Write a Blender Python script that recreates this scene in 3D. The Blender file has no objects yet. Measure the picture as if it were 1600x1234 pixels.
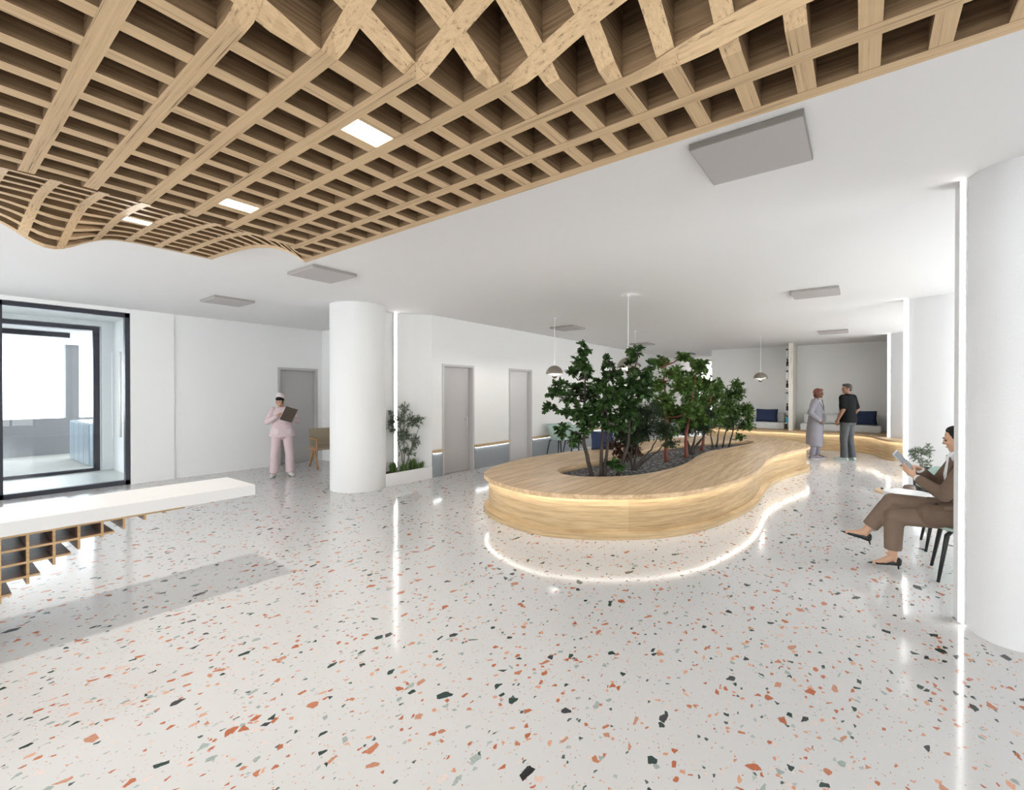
import bpy, bmesh, math, random
from mathutils import Vector, Matrix, Euler
import numpy as np

random.seed(7)
PI = math.pi
SC = bpy.context.scene
COL = SC.collection
R = math.radians

# ---------------------------------------------------------------- camera
EYE = 1.6
cd = bpy.data.cameras.new('camera')
cd.sensor_fit = 'HORIZONTAL'
cd.sensor_width = 36.0
cd.lens = 36.0 * 718.0 / 1600.0
cd.clip_start = 0.05
cd.clip_end = 200
cam = bpy.data.objects.new('camera', cd)
cam.location = (0, 0, EYE)
cam.rotation_euler = (R(90 - 0.319), 0, R(37.2 - 90))
COL.objects.link(cam)
SC.camera = cam

# ---------------------------------------------------------------- colour management
SC.view_settings.view_transform = 'Standard'
SC.view_settings.look = 'None'
SC.view_settings.exposure = 0.38
SC.view_settings.gamma = 1.0
SC.view_settings.use_curve_mapping = False

# ---------------------------------------------------------------- sky and daylight
SKY_STRENGTH = 5.6
w = bpy.data.worlds.new('sky')
SC.world = w
w.use_nodes = True
wn = w.node_tree.nodes
bg = wn['Background']
bg.inputs[0].default_value = (1.0, 0.985, 0.965, 1)
bg.inputs[1].default_value = SKY_STRENGTH

# power of the lamps that stand in the room (each is made in its lamp's builder)
P_CANOPY = 9.0      # watts, each square lamp in the wooden canopy
P_PENDANT = 330.0     # watts, bulb inside each pendant
E_STRIP = 7.0        # emission of the light strips
E_RAIL = 22.0

# ---------------------------------------------------------------- materials
def newmat(name):
    m = bpy.data.materials.new(name)
    m.use_nodes = True
    nt = m.node_tree
    return m, nt, nt.nodes['Principled BSDF']

def N(nt, t, **kw):
    n = nt.nodes.new(t)
    for k, v in kw.items():
        setattr(n, k, v)
    return n

def flat(name, c, rough=0.5, metal=0.0, bump=0.0, bscale=60.0, var=0.0, spec=0.5, emit=None, es=0.0, trans=0.0):
    m, nt, b = newmat(name)
    b.inputs['Base Color'].default_value = (*c, 1)
    b.inputs['Roughness'].default_value = rough
    b.inputs['Metallic'].default_value = metal
    b.inputs['Specular IOR Level'].default_value = spec
    if emit:
        b.inputs['Emission Color'].default_value = (*emit, 1)
        b.inputs['Emission Strength'].default_value = es
    if bump or var:
        tc = N(nt, 'ShaderNodeTexCoord')
        no = N(nt, 'ShaderNodeTexNoise')
        no.inputs['Scale'].default_value = bscale
        no.inputs['Detail'].default_value = 4
        nt.links.new(tc.outputs['Object'], no.inputs['Vector'])
        if bump:
            bp = N(nt, 'ShaderNodeBump')
            bp.inputs['Strength'].default_value = bump
            bp.inputs['Distance'].default_value = 0.01
            nt.links.new(no.outputs[0], bp.inputs['Height'])
            nt.links.new(bp.outputs[0], b.inputs['Normal'])
        if var:
            mx = N(nt, 'ShaderNodeMix', data_type='RGBA')
            mx.inputs[6].default_value = (*[x * (1 - var) for x in c], 1)
            mx.inputs[7].default_value = (*[min(1, x * (1 + var)) for x in c], 1)
            nt.links.new(no.outputs[0], mx.inputs[0])
            nt.links.new(mx.outputs[2], b.inputs['Base Color'])
    return m

def emis(name, c, s):
    m = bpy.data.materials.new(name)
    m.use_nodes = True
    nt = m.node_tree
    nt.nodes.remove(nt.nodes['Principled BSDF'])
    e = N(nt, 'ShaderNodeEmission')
    e.inputs[0].default_value = (*c, 1)
    e.inputs[1].default_value = s
    nt.links.new(e.outputs[0], nt.nodes['Material Output'].inputs[0])
    return m

def wood(name, dark, light, stretch=(40, 1.2, 40), rough=0.5, streak=None, scale=1.0, fine=0.5, spec=0.4):
    """streaky wood: noise stretched along one axis of the object"""
    m, nt, b = newmat(name)
    tc = N(nt, 'ShaderNodeTexCoord')
    mp = N(nt, 'ShaderNodeMapping')
    mp.inputs['Scale'].default_value = [s * scale for s in stretch]
    nt.links.new(tc.outputs['Object'], mp.inputs['Vector'])
    n1 = N(nt, 'ShaderNodeTexNoise')
    n1.inputs['Scale'].default_value = 1.0
    n1.inputs['Detail'].default_value = 6
    n1.inputs['Roughness'].default_value = 0.62
    nt.links.new(mp.outputs[0], n1.inputs['Vector'])
    n2 = N(nt, 'ShaderNodeTexNoise')
    n2.inputs['Scale'].default_value = 4.2
    n2.inputs['Detail'].default_value = 3
    nt.links.new(mp.outputs[0], n2.inputs['Vector'])
    add = N(nt, 'ShaderNodeMath', operation='MULTIPLY_ADD')
    add.inputs[1].default_value = fine
    nt.links.new(n2.outputs[0], add.inputs[0])
    nt.links.new(n1.outputs[0], add.inputs[2])
    cr = N(nt, 'ShaderNodeValToRGB')
    e = cr.color_ramp.elements
    c0 = 0.5 + 0.5 * fine
    e[0].position = c0 - 0.17; e[0].color = (*dark, 1)
    e[1].position = c0 + 0.15; e[1].color = (*light, 1)
    if streak:
        k = cr.color_ramp.elements.new(c0 - 0.21); k.color = (*streak, 1)
        k = cr.color_ramp.elements.new(c0 - 0.12); k.color = (*[(a + 2 * c) / 3 for a, c in zip(dark, light)], 1)
    nt.links.new(add.outputs[0], cr.inputs[0])
    nt.links.new(cr.outputs[0], b.inputs['Base Color'])
    b.inputs['Roughness'].default_value = rough
    b.inputs['Specular IOR Level'].default_value = spec
    return m

def terrazzo():
    m, nt, b = newmat('terrazzo')
    ge = N(nt, 'ShaderNodeNewGeometry')
    base = (0.625, 0.619, 0.614)
    # slight cloudy variation of the matrix
    no = N(nt, 'ShaderNodeTexNoise'); no.inputs['Scale'].default_value = 9; no.inputs['Detail'].default_value = 5
    nt.links.new(ge.outputs['Position'], no.inputs['Vector'])
    mx = N(nt, 'ShaderNodeMix', data_type='RGBA')
    mx.inputs[6].default_value = (*[x * 0.97 for x in base], 1)
    mx.inputs[7].default_value = (*base, 1)
    nt.links.new(no.outputs[0], mx.inputs[0])
    cur = mx.outputs[2]
    # wobble of the chip outlines
    wn_ = N(nt, 'ShaderNodeTexNoise'); wn_.inputs['Scale'].default_value = 48; wn_.inputs['Detail'].default_value = 3
    nt.links.new(ge.outputs['Position'], wn_.inputs['Vector'])
    sb = N(nt, 'ShaderNodeVectorMath', operation='SUBTRACT'); sb.inputs[1].default_value = (0.5, 0.5, 0.5)
    nt.links.new(wn_.outputs['Color'], sb.inputs[0])
    sc_ = N(nt, 'ShaderNodeVectorMath', operation='SCALE'); sc_.inputs['Scale'].default_value = 0.012
    nt.links.new(sb.outputs[0], sc_.inputs[0])
    ad = N(nt, 'ShaderNodeVectorMath', operation='ADD')
    nt.links.new(ge.outputs['Position'], ad.inputs[0]); nt.links.new(sc_.outputs[0], ad.inputs[1])
    # grain inside the chips
    gr = N(nt, 'ShaderNodeTexNoise'); gr.inputs['Scale'].default_value = 130; gr.inputs['Detail'].default_value = 3
    nt.links.new(ge.outputs['Position'], gr.inputs['Vector'])
    layers = [
        # scale, presence, edge, rotation, palette
        (130, 0.965, 0.10, 1.3, [(.62, .5, .45), (.35, .36, .35), (.7, .45, .34), (.5, .22, .13)]),
        (52, 0.94, 0.10, 0.4, [(.62, .30, .19), (.70, .60, .56), (.42, .46, .44), (.46, .15, .08), (.09, .12, .11), (.66, .62, .60)]),
        (32, 0.95, 0.12, 2.2, [(.70, .60, .56), (.45, .14, .065), (.035, .06, .05), (.66, .36, .24), (.33, .38, .36), (.50, .2, .11)]),
        (19.5, 0.962, 0.15, 0.9, [(.44, .135, .06), (.03, .055, .048), (.68, .52, .45), (.50, .19, .105), (.045, .045, .05), (.36, .41, .39), (.52, .26, .17)]),
        (13, 0.985, 0.20, 1.9, [(.015, .016, .018), (.46, .14, .065), (.03, .055, .048), (.50, .24, .15)]),
    ]
    for s, pres, edge, rot, pal in layers:
        mp = N(nt, 'ShaderNodeMapping')
        mp.inputs['Rotation'].default_value = (0, 0, rot)
        mp.inputs['Location'].default_value = (rot * 3.1, rot * 1.7, 0)
        mp.inputs['Scale'].default_value = (1.0, 1.45, 1.0)
        nt.links.new(ad.outputs[0], mp.inputs['Vector'])
        v1 = N(nt, 'ShaderNodeTexVoronoi', voronoi_dimensions='2D')
        v2 = N(nt, 'ShaderNodeTexVoronoi', voronoi_dimensions='2D', feature='DISTANCE_TO_EDGE')
        for v in (v1, v2):
            v.inputs['Scale'].default_value = s / 1.2
            nt.links.new(mp.outputs[0], v.inputs['Vector'])
        sp = N(nt, 'ShaderNodeSeparateColor')
        nt.links.new(v1.outputs['Color'], sp.inputs[0])
        g1 = N(nt, 'ShaderNodeMath', operation='GREATER_THAN'); g1.inputs[1].default_value = pres
        nt.links.new(sp.outputs[0], g1.inputs[0])
        g2 = N(nt, 'ShaderNodeMath', operation='GREATER_THAN'); g2.inputs[1].default_value = edge
        nt.links.new(v2.outputs['Distance'], g2.inputs[0])
        mu = N(nt, 'ShaderNodeMath', operation='MULTIPLY')
        nt.links.new(g1.outputs[0], mu.inputs[0]); nt.links.new(g2.outputs[0], mu.inputs[1])
        cr = N(nt, 'ShaderNodeValToRGB'); cr.color_ramp.interpolation = 'CONSTANT'
        el = cr.color_ramp.elements
        while len(el) < len(pal):
            el.new(0.5)
        for i, c in enumerate(pal):
            el[i].position = i / len(pal); el[i].color = (*c, 1)
        nt.links.new(sp.outputs[1], cr.inputs[0])
        mg = N(nt, 'ShaderNodeMix', data_type='RGBA', blend_type='OVERLAY'); mg.inputs[0].default_value = 0.4
        nt.links.new(cr.outputs[0], mg.inputs[6]); nt.links.new(gr.outputs[0], mg.inputs[7])
        mz = N(nt, 'ShaderNodeMix', data_type='RGBA')
        nt.links.new(mu.outputs[0], mz.inputs[0]); nt.links.new(cur, mz.inputs[6]); nt.links.new(mg.outputs[2], mz.inputs[7])
        cur = mz.outputs[2]
    nt.links.new(cur, b.inputs['Base Color'])
    b.inputs['Roughness'].default_value = 0.11
    b.inputs['IOR'].default_value = 1.45
    b.inputs['Specular IOR Level'].default_value = 0.5
    return m

def glassmat(name, tint=(0.93, 0.96, 0.98)):
    m = bpy.data.materials.new(name)
    m.use_nodes = True
    nt = m.node_tree
    nt.nodes.remove(nt.nodes['Principled BSDF'])
    t = N(nt, 'ShaderNodeBsdfTransparent'); t.inputs[0].default_value = (*tint, 1)
    g = N(nt, 'ShaderNodeBsdfGlossy'); g.inputs['Roughness'].default_value = 0.0
    f = N(nt, 'ShaderNodeFresnel'); f.inputs[0].default_value = 1.5
    x = N(nt, 'ShaderNodeMixShader')
    ge = N(nt, 'ShaderNodeNewGeometry')          # only the outer skin of the pane mirrors
    iv = N(nt, 'ShaderNodeMath', operation='SUBTRACT'); iv.inputs[0].default_value = 1.0
    mu = N(nt, 'ShaderNodeMath', operation='MULTIPLY')
    nt.links.new(ge.outputs['Backfacing'], iv.inputs[1])
    nt.links.new(f.outputs[0], mu.inputs[0]); nt.links.new(iv.outputs[0], mu.inputs[1])
    nt.links.new(mu.outputs[0], x.inputs[0]); nt.links.new(t.outputs[0], x.inputs[1]); nt.links.new(g.outputs[0], x.inputs[2])
    nt.links.new(x.outputs[0], nt.nodes['Material Output'].inputs[0])
    return m

def leafmat(name, dark, light, rough=0.45):
    m, nt, b = newmat(name)
    ge = N(nt, 'ShaderNodeNewGeometry')
    mx = N(nt, 'ShaderNodeMix', data_type='RGBA')
    mx.inputs[6].default_value = (*dark, 1); mx.inputs[7].default_value = (*light, 1)
    nt.links.new(ge.outputs['Random Per Island'], mx.inputs[0])
    nt.links.new(mx.outputs[2], b.inputs['Base Color'])
    b.inputs['Roughness'].default_value = rough
    b.inputs['Specular IOR Level'].default_value = 0.3
    return m

def gravelmat():
    m, nt, b = newmat('gravel')
    ge = N(nt, 'ShaderNodeNewGeometry')
    v = N(nt, 'ShaderNodeTexVoronoi'); v.inputs['Scale'].default_value = 28
    nt.links.new(ge.outputs['Position'], v.inputs['Vector'])
    sp = N(nt, 'ShaderNodeSeparateColor'); nt.links.new(v.outputs['Color'], sp.inputs[0])
    cr = N(nt, 'ShaderNodeValToRGB')
    e = cr.color_ramp.elements
    e[0].position = 0.0; e[0].color = (.03, .028, .028, 1)
    e[1].position = 1.0; e[1].color = (.36, .35, .35, 1)
    k = e.new(0.65); k.color = (.085, .08, .08, 1)
    nt.links.new(sp.outputs[0], cr.inputs[0])
    nt.links.new(cr.outputs[0], b.inputs['Base Color'])
    bp = N(nt, 'ShaderNodeBump'); bp.inputs['Strength'].default_value = 0.9; bp.inputs['Distance'].default_value = 0.02
    bp.invert = True
    nt.links.new(v.outputs['Distance'], bp.inputs['Height'])
    nt.links.new(bp.outputs[0], b.inputs['Normal'])
    b.inputs['Roughness'].default_value = 0.8
    return m

M = {}
M['paint'] = flat('wall_paint', (.83, .825, .815), 0.85, spec=0.2)
M['paint3'] = flat('column_paint', (.76, .755, .745), 0.85, spec=0.2)
M['paint2'] = flat('wall_paint_white', (.90, .895, .885), 0.85, spec=0.2)
M['ceil'] = flat('ceiling_paint', (.83, .82, .815), 0.9, spec=0.1)
M['plaster'] = flat('plaster', (.73, .725, .725), 0.9, bump=0.25, bscale=90, spec=0.1)
M['terrazzo'] = terrazzo()
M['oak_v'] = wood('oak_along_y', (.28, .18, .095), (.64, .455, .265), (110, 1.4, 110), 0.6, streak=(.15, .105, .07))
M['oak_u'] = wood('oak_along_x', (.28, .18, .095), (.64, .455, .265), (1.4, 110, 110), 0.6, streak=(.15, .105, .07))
M['walnut_v'] = wood('walnut_along_y', (.13, .078, .04), (.26, .165, .09), (95, 1.6, 95), 0.7, spec=.2)  # canopy oak darkened: the shade inside the cells is put into the colour
M['walnut_u'] = wood('walnut_along_x', (.13, .078, .04), (.26, .165, .09), (1.6, 95, 95), 0.7, spec=.2)  # same darkened oak, grain along x
M['oak_top'] = wood('oak_bench_top', (.50, .335, .185), (.78, .565, .345), (1.1, 16, 16), 0.5)
M['oak_side'] = wood('oak_bench_side', (.39, .265, .135), (.60, .44, .25), (1.3, 1.3, 34), 0.45)
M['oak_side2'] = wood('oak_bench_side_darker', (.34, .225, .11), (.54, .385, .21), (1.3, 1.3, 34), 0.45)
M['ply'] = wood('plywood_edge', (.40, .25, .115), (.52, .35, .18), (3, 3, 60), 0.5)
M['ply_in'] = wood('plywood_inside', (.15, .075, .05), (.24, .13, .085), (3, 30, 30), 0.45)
M['whitewood'] = wood('whitewashed_wood', (.56, .50, .42), (.78, .74, .67), (14, 14, 0.9), 0.6, streak=(.30, .22, .16))
M['lightwood'] = wood('beech', (.58, .40, .24), (.72, .52, .33), (20, 2, 20), 0.5)
M['door'] = flat('door_grey', (.46, .44, .43), 0.45)
M['doorframe'] = flat('door_frame_grey', (.52, .505, .50), 0.4)
M['whitedoor'] = flat('door_pale', (.62, .61, .62), 0.4)
M['darkframe'] = flat('dark_metal_frame', (.028, .03, .042), 0.4, metal=0.2)
M['steel'] = flat('brushed_steel', (.72, .71, .70), 0.28, metal=1.0)
M['whitemetal'] = flat('white_metal', (.85, .85, .85), 0.4)
M['concrete'] = flat('concrete', (.20, .20, .207), 0.9, bump=0.3, bscale=30, var=0.18)
M['greypanel'] = flat('grey_panel', (.30, .325, .35), 0.6, var=0.12, bscale=120)
M['ceilpanel'] = flat('ceiling_panel', (.50, .475, .465), 0.7)
M['ceilpaneledge'] = flat('ceiling_panel_edge', (.34, .315, .29), 0.7)
M['counter'] = flat('white_solid_surface', (.68, .672, .665), 0.35)
M['glass'] = glassmat('clear_glass')
M['led'] = emis('light_strip_white', (1, .985, .97), E_STRIP)
M['ledw'] = emis('light_strip_warm', (1, .96, .89), E_STRIP * 1.9)
M['railled'] = emis('rail_light', (.92, .97, 1), E_RAIL)
M['lamp'] = emis('canopy_lamp_glow', (1, .93, .82), 14.0)
M['chrome'] = flat('champagne_metal', (.40, .365, .32), 0.2, metal=1.0)
M['lampwhite'] = flat('lamp_inside', (.85, .83, .8), 0.5)
M['mint'] = flat('mint_plastic', (.40, .52, .47), 0.45)
M['black'] = flat('black_metal', (.012, .012, .013), 0.4)
M['sofa'] = flat('sofa_fabric', (.66, .655, .65), 0.95, bump=0.2, bscale=200)
M['navy'] = flat('navy_fabric', (.028, .042, .095), 0.95, bump=0.4, bscale=70, var=0.45)
M['palepillow'] = flat('pale_fabric', (.66, .67, .66), 0.95)
M['gravel'] = gravelmat()
M['soil'] = flat('soil', (.05, .04, .03), 0.95, bump=0.6, bscale=60)
M['bark'] = flat('bark_dark', (.055, .042, .034), 0.9, bump=0.5, bscale=50, var=0.3)
M['redbark'] = flat('bark_red', (.20, .055, .035), 0.8, bump=0.3, bscale=50)
M['greybark'] = flat('bark_grey', (.20, .18, .15), 0.9)
M['leaf_fig'] = leafmat('leaf_dark_green', (.015, .040, .008), (.045, .10, .020))
M['leaf_maple'] = leafmat('leaf_fresh_green', (.030, .072, .012), (.11, .20, .038))
M['leaf_fine'] = leafmat('leaf_small_dark', (.012, .028, .010), (.035, .065, .022))
M['leaf_broad'] = leafmat('leaf_green', (.025, .062, .012), (.10, .18, .035))
M['leaf_olive'] = leafmat('leaf_olive', (.05, .08, .045), (.14, .18, .12))
M['leaf_olive2'] = leafmat('leaf_grey_green', (.07, .10, .06), (.24, .28, .20))
M['leaf_red'] = leafmat('leaf_red_brown', (.045, .016, .010), (.085, .032, .016))
M['grass'] = leafmat('leaf_grass', (.05, .10, .03), (.14, .24, .06))
M['potgrey'] = flat('pot_charcoal', (.055, .058, .062), 0.7)
M['cane'] = flat('woven_cane', (.34, .28, .20), 0.8, bump=0.6, bscale=160, var=0.3)
M['teak'] = wood('teak', (.40, .20, .085), (.56, .31, .15), (30, 30, 2), 0.5)
M['stone'] = flat('brown_stone', (.20, .15, .13), 0.6)
M['paper'] = flat('paper', (.82, .82, .81), 0.7)
M['bluebox'] = flat('blue_glass_panel', (.28, .34, .39), 0.25)
M['skin_asian'] = flat('skin_light', (.58, .34, .22), 0.5)
M['skin_dark'] = flat('skin_brown', (.17, .075, .045), 0.5)
M['skin_man'] = flat('skin_tan', (.26, .125, .075), 0.5)
M['lip'] = flat('lips', (.36, .12, .10), 0.5)
M['hair'] = flat('hair_black', (.010, .008, .007), 0.6, spec=.25, bump=0.4, bscale=120)
M['hair_red'] = flat('hair_auburn', (.16, .045, .028), 0.5, bump=0.5, bscale=120, var=0.4)
M['hair_grey'] = flat('hair_dark_grey', (.035, .030, .026), 0.7, bump=0.8, bscale=90, var=0.4)
M['pink'] = flat('pink_scrubs', (.66, .52, .545), 0.85, bump=0.7, bscale=13, var=.06)
M['pinkcap'] = flat('pink_cap', (.72, .62, .64), 0.85)
M['shoe_white'] = flat('white_shoe', (.55, .54, .53), 0.6)
M['sole'] = flat('shoe_sole', (.16, .15, .15), 0.7)
M['clip'] = flat('clipboard_brown', (.075, .055, .038), 0.6)
M['coat'] = flat('grey_coat', (.27, .255, .285), 0.9, bump=0.7, bscale=11, var=.1)
M['lilac'] = flat('lilac_fabric', (.27, .25, .30), 0.9)
M['shirt_white'] = flat('white_shirt', (.78, .78, .80), 0.8)
M['polo'] = flat('black_polo', (.009, .0095, .010), 0.9, spec=.15, bump=0.3, bscale=18)
M['jeans'] = flat('grey_jeans', (.085, .088, .092), 0.95, bump=0.5, bscale=22, var=0.25)
M['shoe_mint'] = flat('pale_green_shoe', (.42, .52, .48), 0.6)
M['suit'] = flat('brown_suit', (.165, .112, .082), 0.95, spec=.2, bump=0.8, bscale=11, var=.12)
M['suit_leg'] = flat('brown_suit_trousers', (.20, .142, .105), 0.95, spec=.2, bump=0.8, bscale=11, var=.12)  # same suit brown, lightened: the light on the legs is put into the colour
M['heel'] = flat('black_leather', (.008, .008, .009), 0.35)
M['tablet_back'] = flat('tablet_case', (.38, .39, .42), 0.4)
M['screen'] = flat('dark_screen', (.008, .008, .010), 0.15)

# ---------------------------------------------------------------- mesh builder
class MB:
    def __init__(s):
        s.v = []; s.f = []; s.m = []
    def add(s, vs, fs, mi=0):
        o = len(s.v)
        s.v += [tuple(p) for p in vs]
        s.f += [[i + o for i in f] for f in fs]
        s.m += [mi] * len(fs)
        return s
    def box(s, x0, x1, y0, y1, z0, z1, mi=0):
        vs = [(x, y, z) for z in (z0, z1) for (x, y) in ((x0, y0), (x1, y0), (x1, y1), (x0, y1))]
        return s.add(vs, [(3, 2, 1, 0), (4, 5, 6, 7), (0, 1, 5, 4), (1, 2, 6, 5), (2, 3, 7, 6), (3, 0, 4, 7)], mi)
    def obox(s, c, sx, sy, sz, mat3, mi=0):
        c = Vector(c)
        vs = [c + mat3 @ Vector((x * sx / 2, y * sy / 2, z * sz / 2)) for z in (-1, 1) for (x, y) in ((-1, -1), (1, -1), (1, 1), (-1, 1))]
        return s.add(vs, [(3, 2, 1, 0), (4, 5, 6, 7), (0, 1, 5, 4), (1, 2, 6, 5), (2, 3, 7, 6), (3, 0, 4, 7)], mi)
    def prism(s, poly, z0, z1, mi=0):
        n = len(poly)
        a = sum(poly[i][0] * poly[(i + 1) % n][1] - poly[(i + 1) % n][0] * poly[i][1] for i in range(n))
        if a < 0: poly = poly[::-1]
        vs = [(x, y, z0) for x, y in poly] + [(x, y, z1) for x, y in poly]
        fs = [list(range(n))[::-1], list(range(n, 2 * n))] + [(i, (i + 1) % n, n + (i + 1) % n, n + i) for i in range(n)]
        return s.add(vs, fs, mi)
    def ringwall(s, outer, inner, z0, z1, mi=0):
        """closed band between two outlines with the same number of points"""
        n = len(outer)
        vs = [(x, y, z0) for x, y in outer] + [(x, y, z1) for x, y in outer] + [(x, y, z0) for x, y in inner] + [(x, y, z1) for x, y in inner]
        fs = []
        for i in range(n):
            j = (i + 1) % n
            fs += [(i, j, n + j, n + i), (2 * n + j, 2 * n + i, 3 * n + i, 3 * n + j), (n + i, n + j, 3 * n + j, 3 * n + i), (j, i, 2 * n + i, 2 * n + j)]
        return s.add(vs, fs, mi)
    def tube(s, pts, rad, n=8, mi=0, cap=True):
        pts = [Vector(p) for p in pts]
        k = len(pts)
        if not hasattr(rad, '__len__'): rad = [rad] * k
        ref = None; rings = []
        for i, p in enumerate(pts):
            t = (pts[min(i + 1, k - 1)] - pts[max(i - 1, 0)])
            if t.length < 1e-9: t = Vector((0, 0, 1))
            t.normalize()
            if ref is None:
                ref = Vector((1, 0, 0)) if abs(t.x) < 0.8 else Vector((0, 1, 0))
            a = (ref - t * ref.dot(t))
            if a.length < 1e-6: a = t.orthogonal()
            a.normalize(); ref = a
            b = t.cross(a)
            rings.append([p + (a * math.cos(2 * PI * q / n) + b * math.sin(2 * PI * q / n)) * rad[i] for q in range(n)])
        vs = [v for r in rings for v in r]
        fs = [(i * n + q, i * n + (q + 1) % n, (i + 1) * n + (q + 1) % n, (i + 1) * n + q) for i in range(k - 1) for q in range(n)]
        if cap:
            fs += [list(range(n))[::-1], list(range((k - 1) * n, k * n))]
        return s.add(vs, fs, mi)
    def lathe(s, prof, c=(0, 0, 0), n=32, mi=0, close=True):
        vs = []; fs = []
        k = len(prof)
        for r, z in prof:
            for q in range(n):
                vs.append((c[0] + r * math.cos(2 * PI * q / n), c[1] + r * math.sin(2 * PI * q / n), c[2] + z))
        for i in range(k - 1):
            for q in range(n):
                fs.append((i * n + q, i * n + (q + 1) % n, (i + 1) * n + (q + 1) % n, (i + 1) * n + q))
        if close:
            fs.append(list(range(n))[::-1]); fs.append(list(range((k - 1) * n, k * n)))
        return s.add(vs, fs, mi)
    def ell(s, c, r, rot=None, nu=14, nv=9, mi=0):
        c = Vector(c); vs = []; fs = []
        for i in range(1, nv):
            th = PI * i / nv
            for q in range(nu):
                ph = 2 * PI * q / nu
                p = Vector((r[0] * math.sin(th) * math.cos(ph), r[1] * math.sin(th) * math.sin(ph), r[2] * math.cos(th)))
                if rot is not None: p = rot @ p
                vs.append(c + p)
        for e_ in (1, -1):
            p = Vector((0, 0, e_ * r[2]))
            if rot is not None: p = rot @ p
            vs.append(c + p)
        T_, B_ = len(vs) - 2, len(vs) - 1
        for i in range(nv - 2):
            for q in range(nu):
                fs.append((i * nu + q, (i + 1) * nu + q, (i + 1) * nu + (q + 1) % nu, i * nu + (q + 1) % nu))
        for q in range(nu):
            fs.append((T_, q, (q + 1) % nu))
            fs.append((B_, (nv - 2) * nu + (q + 1) % nu, (nv - 2) * nu + q))
        return s.add(vs, fs, mi)
    def cap(s, a, b, ra, rb, n=12, mi=0):
        """tapered capsule"""
        a = Vector(a); b = Vector(b)
        d = b - a
        L = max(d.length, 1e-6); d = d / L
        pts = []; rad = []
        for t in (-0.98, -0.85, -0.55, -0.2):
            pts.append(a + d * ra * t); rad.append(ra * math.sqrt(max(0.0, 1 - t * t)))
        for t in (0.2, 0.55, 0.85, 0.98):
            pts.append(b + d * rb * t); rad.append(rb * math.sqrt(max(0.0, 1 - t * t)))
        return s.tube(pts, rad, n, mi)
    def chain(s, pts, rads, n=12):
        for i in range(len(pts) - 1):
            s.cap(pts[i], pts[i + 1], rads[i], rads[i + 1], n)
        return s
    def loft(s, rings, n=24, mi=0, p=2.0):
        """rings: (cx,cy,cz,rx,ry) stacked; superellipse sections"""
        vs = []; fs = []
        for cx, cy, cz, rx, ry in rings:
            for q in range(n):
                a = 2 * PI * q / n
                ca, sa = math.cos(a), math.sin(a)
                vs.append((cx + rx * math.copysign(abs(ca) ** (2 / p), ca), cy + ry * math.copysign(abs(sa) ** (2 / p), sa), cz))
        for i in range(len(rings) - 1):
            for q in range(n):
                fs.append((i * n + q, i * n + (q + 1) % n, (i + 1) * n + (q + 1) % n, (i + 1) * n + q))
        fs.append(list(range(n))[::-1]); fs.append(list(range((len(rings) - 1) * n, len(rings) * n)))
        return s.add(vs, fs, mi)
    def mesh(s, name, mats, smooth=False):
        me = bpy.data.meshes.new(name)
        me.from_pydata(s.v, [], s.f)
        for m in (mats if isinstance(mats, (list, tuple)) else [mats]):
            me.materials.append(m)
        if any(s.m):
            me.polygons.foreach_set('material_index', s.m)
        if smooth:
            me.polygons.foreach_set('use_smooth', [True] * len(me.polygons))
        me.update()
        return me
    def build(s, name, mats, parent=None, smooth=False, bevel=0.0, seg=2, angle=None):
        o = bpy.data.objects.new(name, s.mesh(name, mats, smooth))
        COL.objects.link(o)
        if parent is not None: o.parent = parent
        if bevel:
            b = o.modifiers.new('bevel', 'BEVEL'); b.width = bevel; b.segments = seg; b.limit_method = 'ANGLE'
        if angle:
            bm = bmesh.new(); bm.from_mesh(o.data)
            for e in bm.edges:
                if len(e.link_faces) == 2 and e.calc_face_angle(0) > R(angle): e.smooth = False
            bm.to_mesh(o.data); bm.free()
        return o
    def blob(s, name, mats, parent=None, voxel=0.01, it=4, colour=None):
        """all the closed pieces fused into one continuous surface"""
        bm = bmesh.new()
        me = s.mesh(name, mats)
        bm.from_mesh(me); bmesh.ops.recalc_face_normals(bm, faces=bm.faces); bm.to_mesh(me); bm.free()
        tmp = bpy.data.objects.new(name, me)
        COL.objects.link(tmp)
        r = tmp.modifiers.new('r', 'REMESH'); r.mode = 'VOXEL'; r.voxel_size = voxel; r.use_smooth_shade = True
        sm = tmp.modifiers.new('s', 'SMOOTH'); sm.factor = 0.5; sm.iterations = it
        dg = bpy.context.evaluated_depsgraph_get()
        me2 = bpy.data.meshes.new_from_object(tmp.evaluated_get(dg), depsgraph=dg)
        bpy.data.objects.remove(tmp); bpy.data.meshes.remove(me)
        me2.materials.clear()
        for m in (mats if isinstance(mats, (list, tuple)) else [mats]):
            me2.materials.append(m)
        n = len(me2.polygons)
        me2.polygons.foreach_set('use_smooth', [True] * n)
        mi = [0] * n
        if colour:
            mi = [colour(p.center) for p in me2.polygons]
        me2.polygons.foreach_set('material_index', mi)
        o = bpy.data.objects.new(name, me2)
        COL.objects.link(o)
        if parent is not None: o.parent = parent
        return o

def tag(o, label, cat, group=None, kind=None):
    o['label'] = label; o['category'] = cat
    if group: o['group'] = group
    if kind: o['kind'] = kind
    return o

def empty(name, loc=(0, 0, 0), rz=0.0):
    o = bpy.data.objects.new(name, None)
    o.location = loc; o.rotation_euler = (0, 0, rz)
    o.empty_display_size = 0.1
    COL.objects.link(o)
    return o

def thing(name, label, cat, loc=(0, 0, 0), rz=0.0, group=None):
    return tag(empty(name, loc, rz), label, cat, group)

def struct(o):
    o['kind'] = 'structure'
    return o

def copy_tree(o, parent=None):
    c = o.copy(); COL.objects.link(c)
    if parent is not None: c.parent = parent
    for ch in o.children:
        copy_tree(ch, c)
    return c

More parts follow.
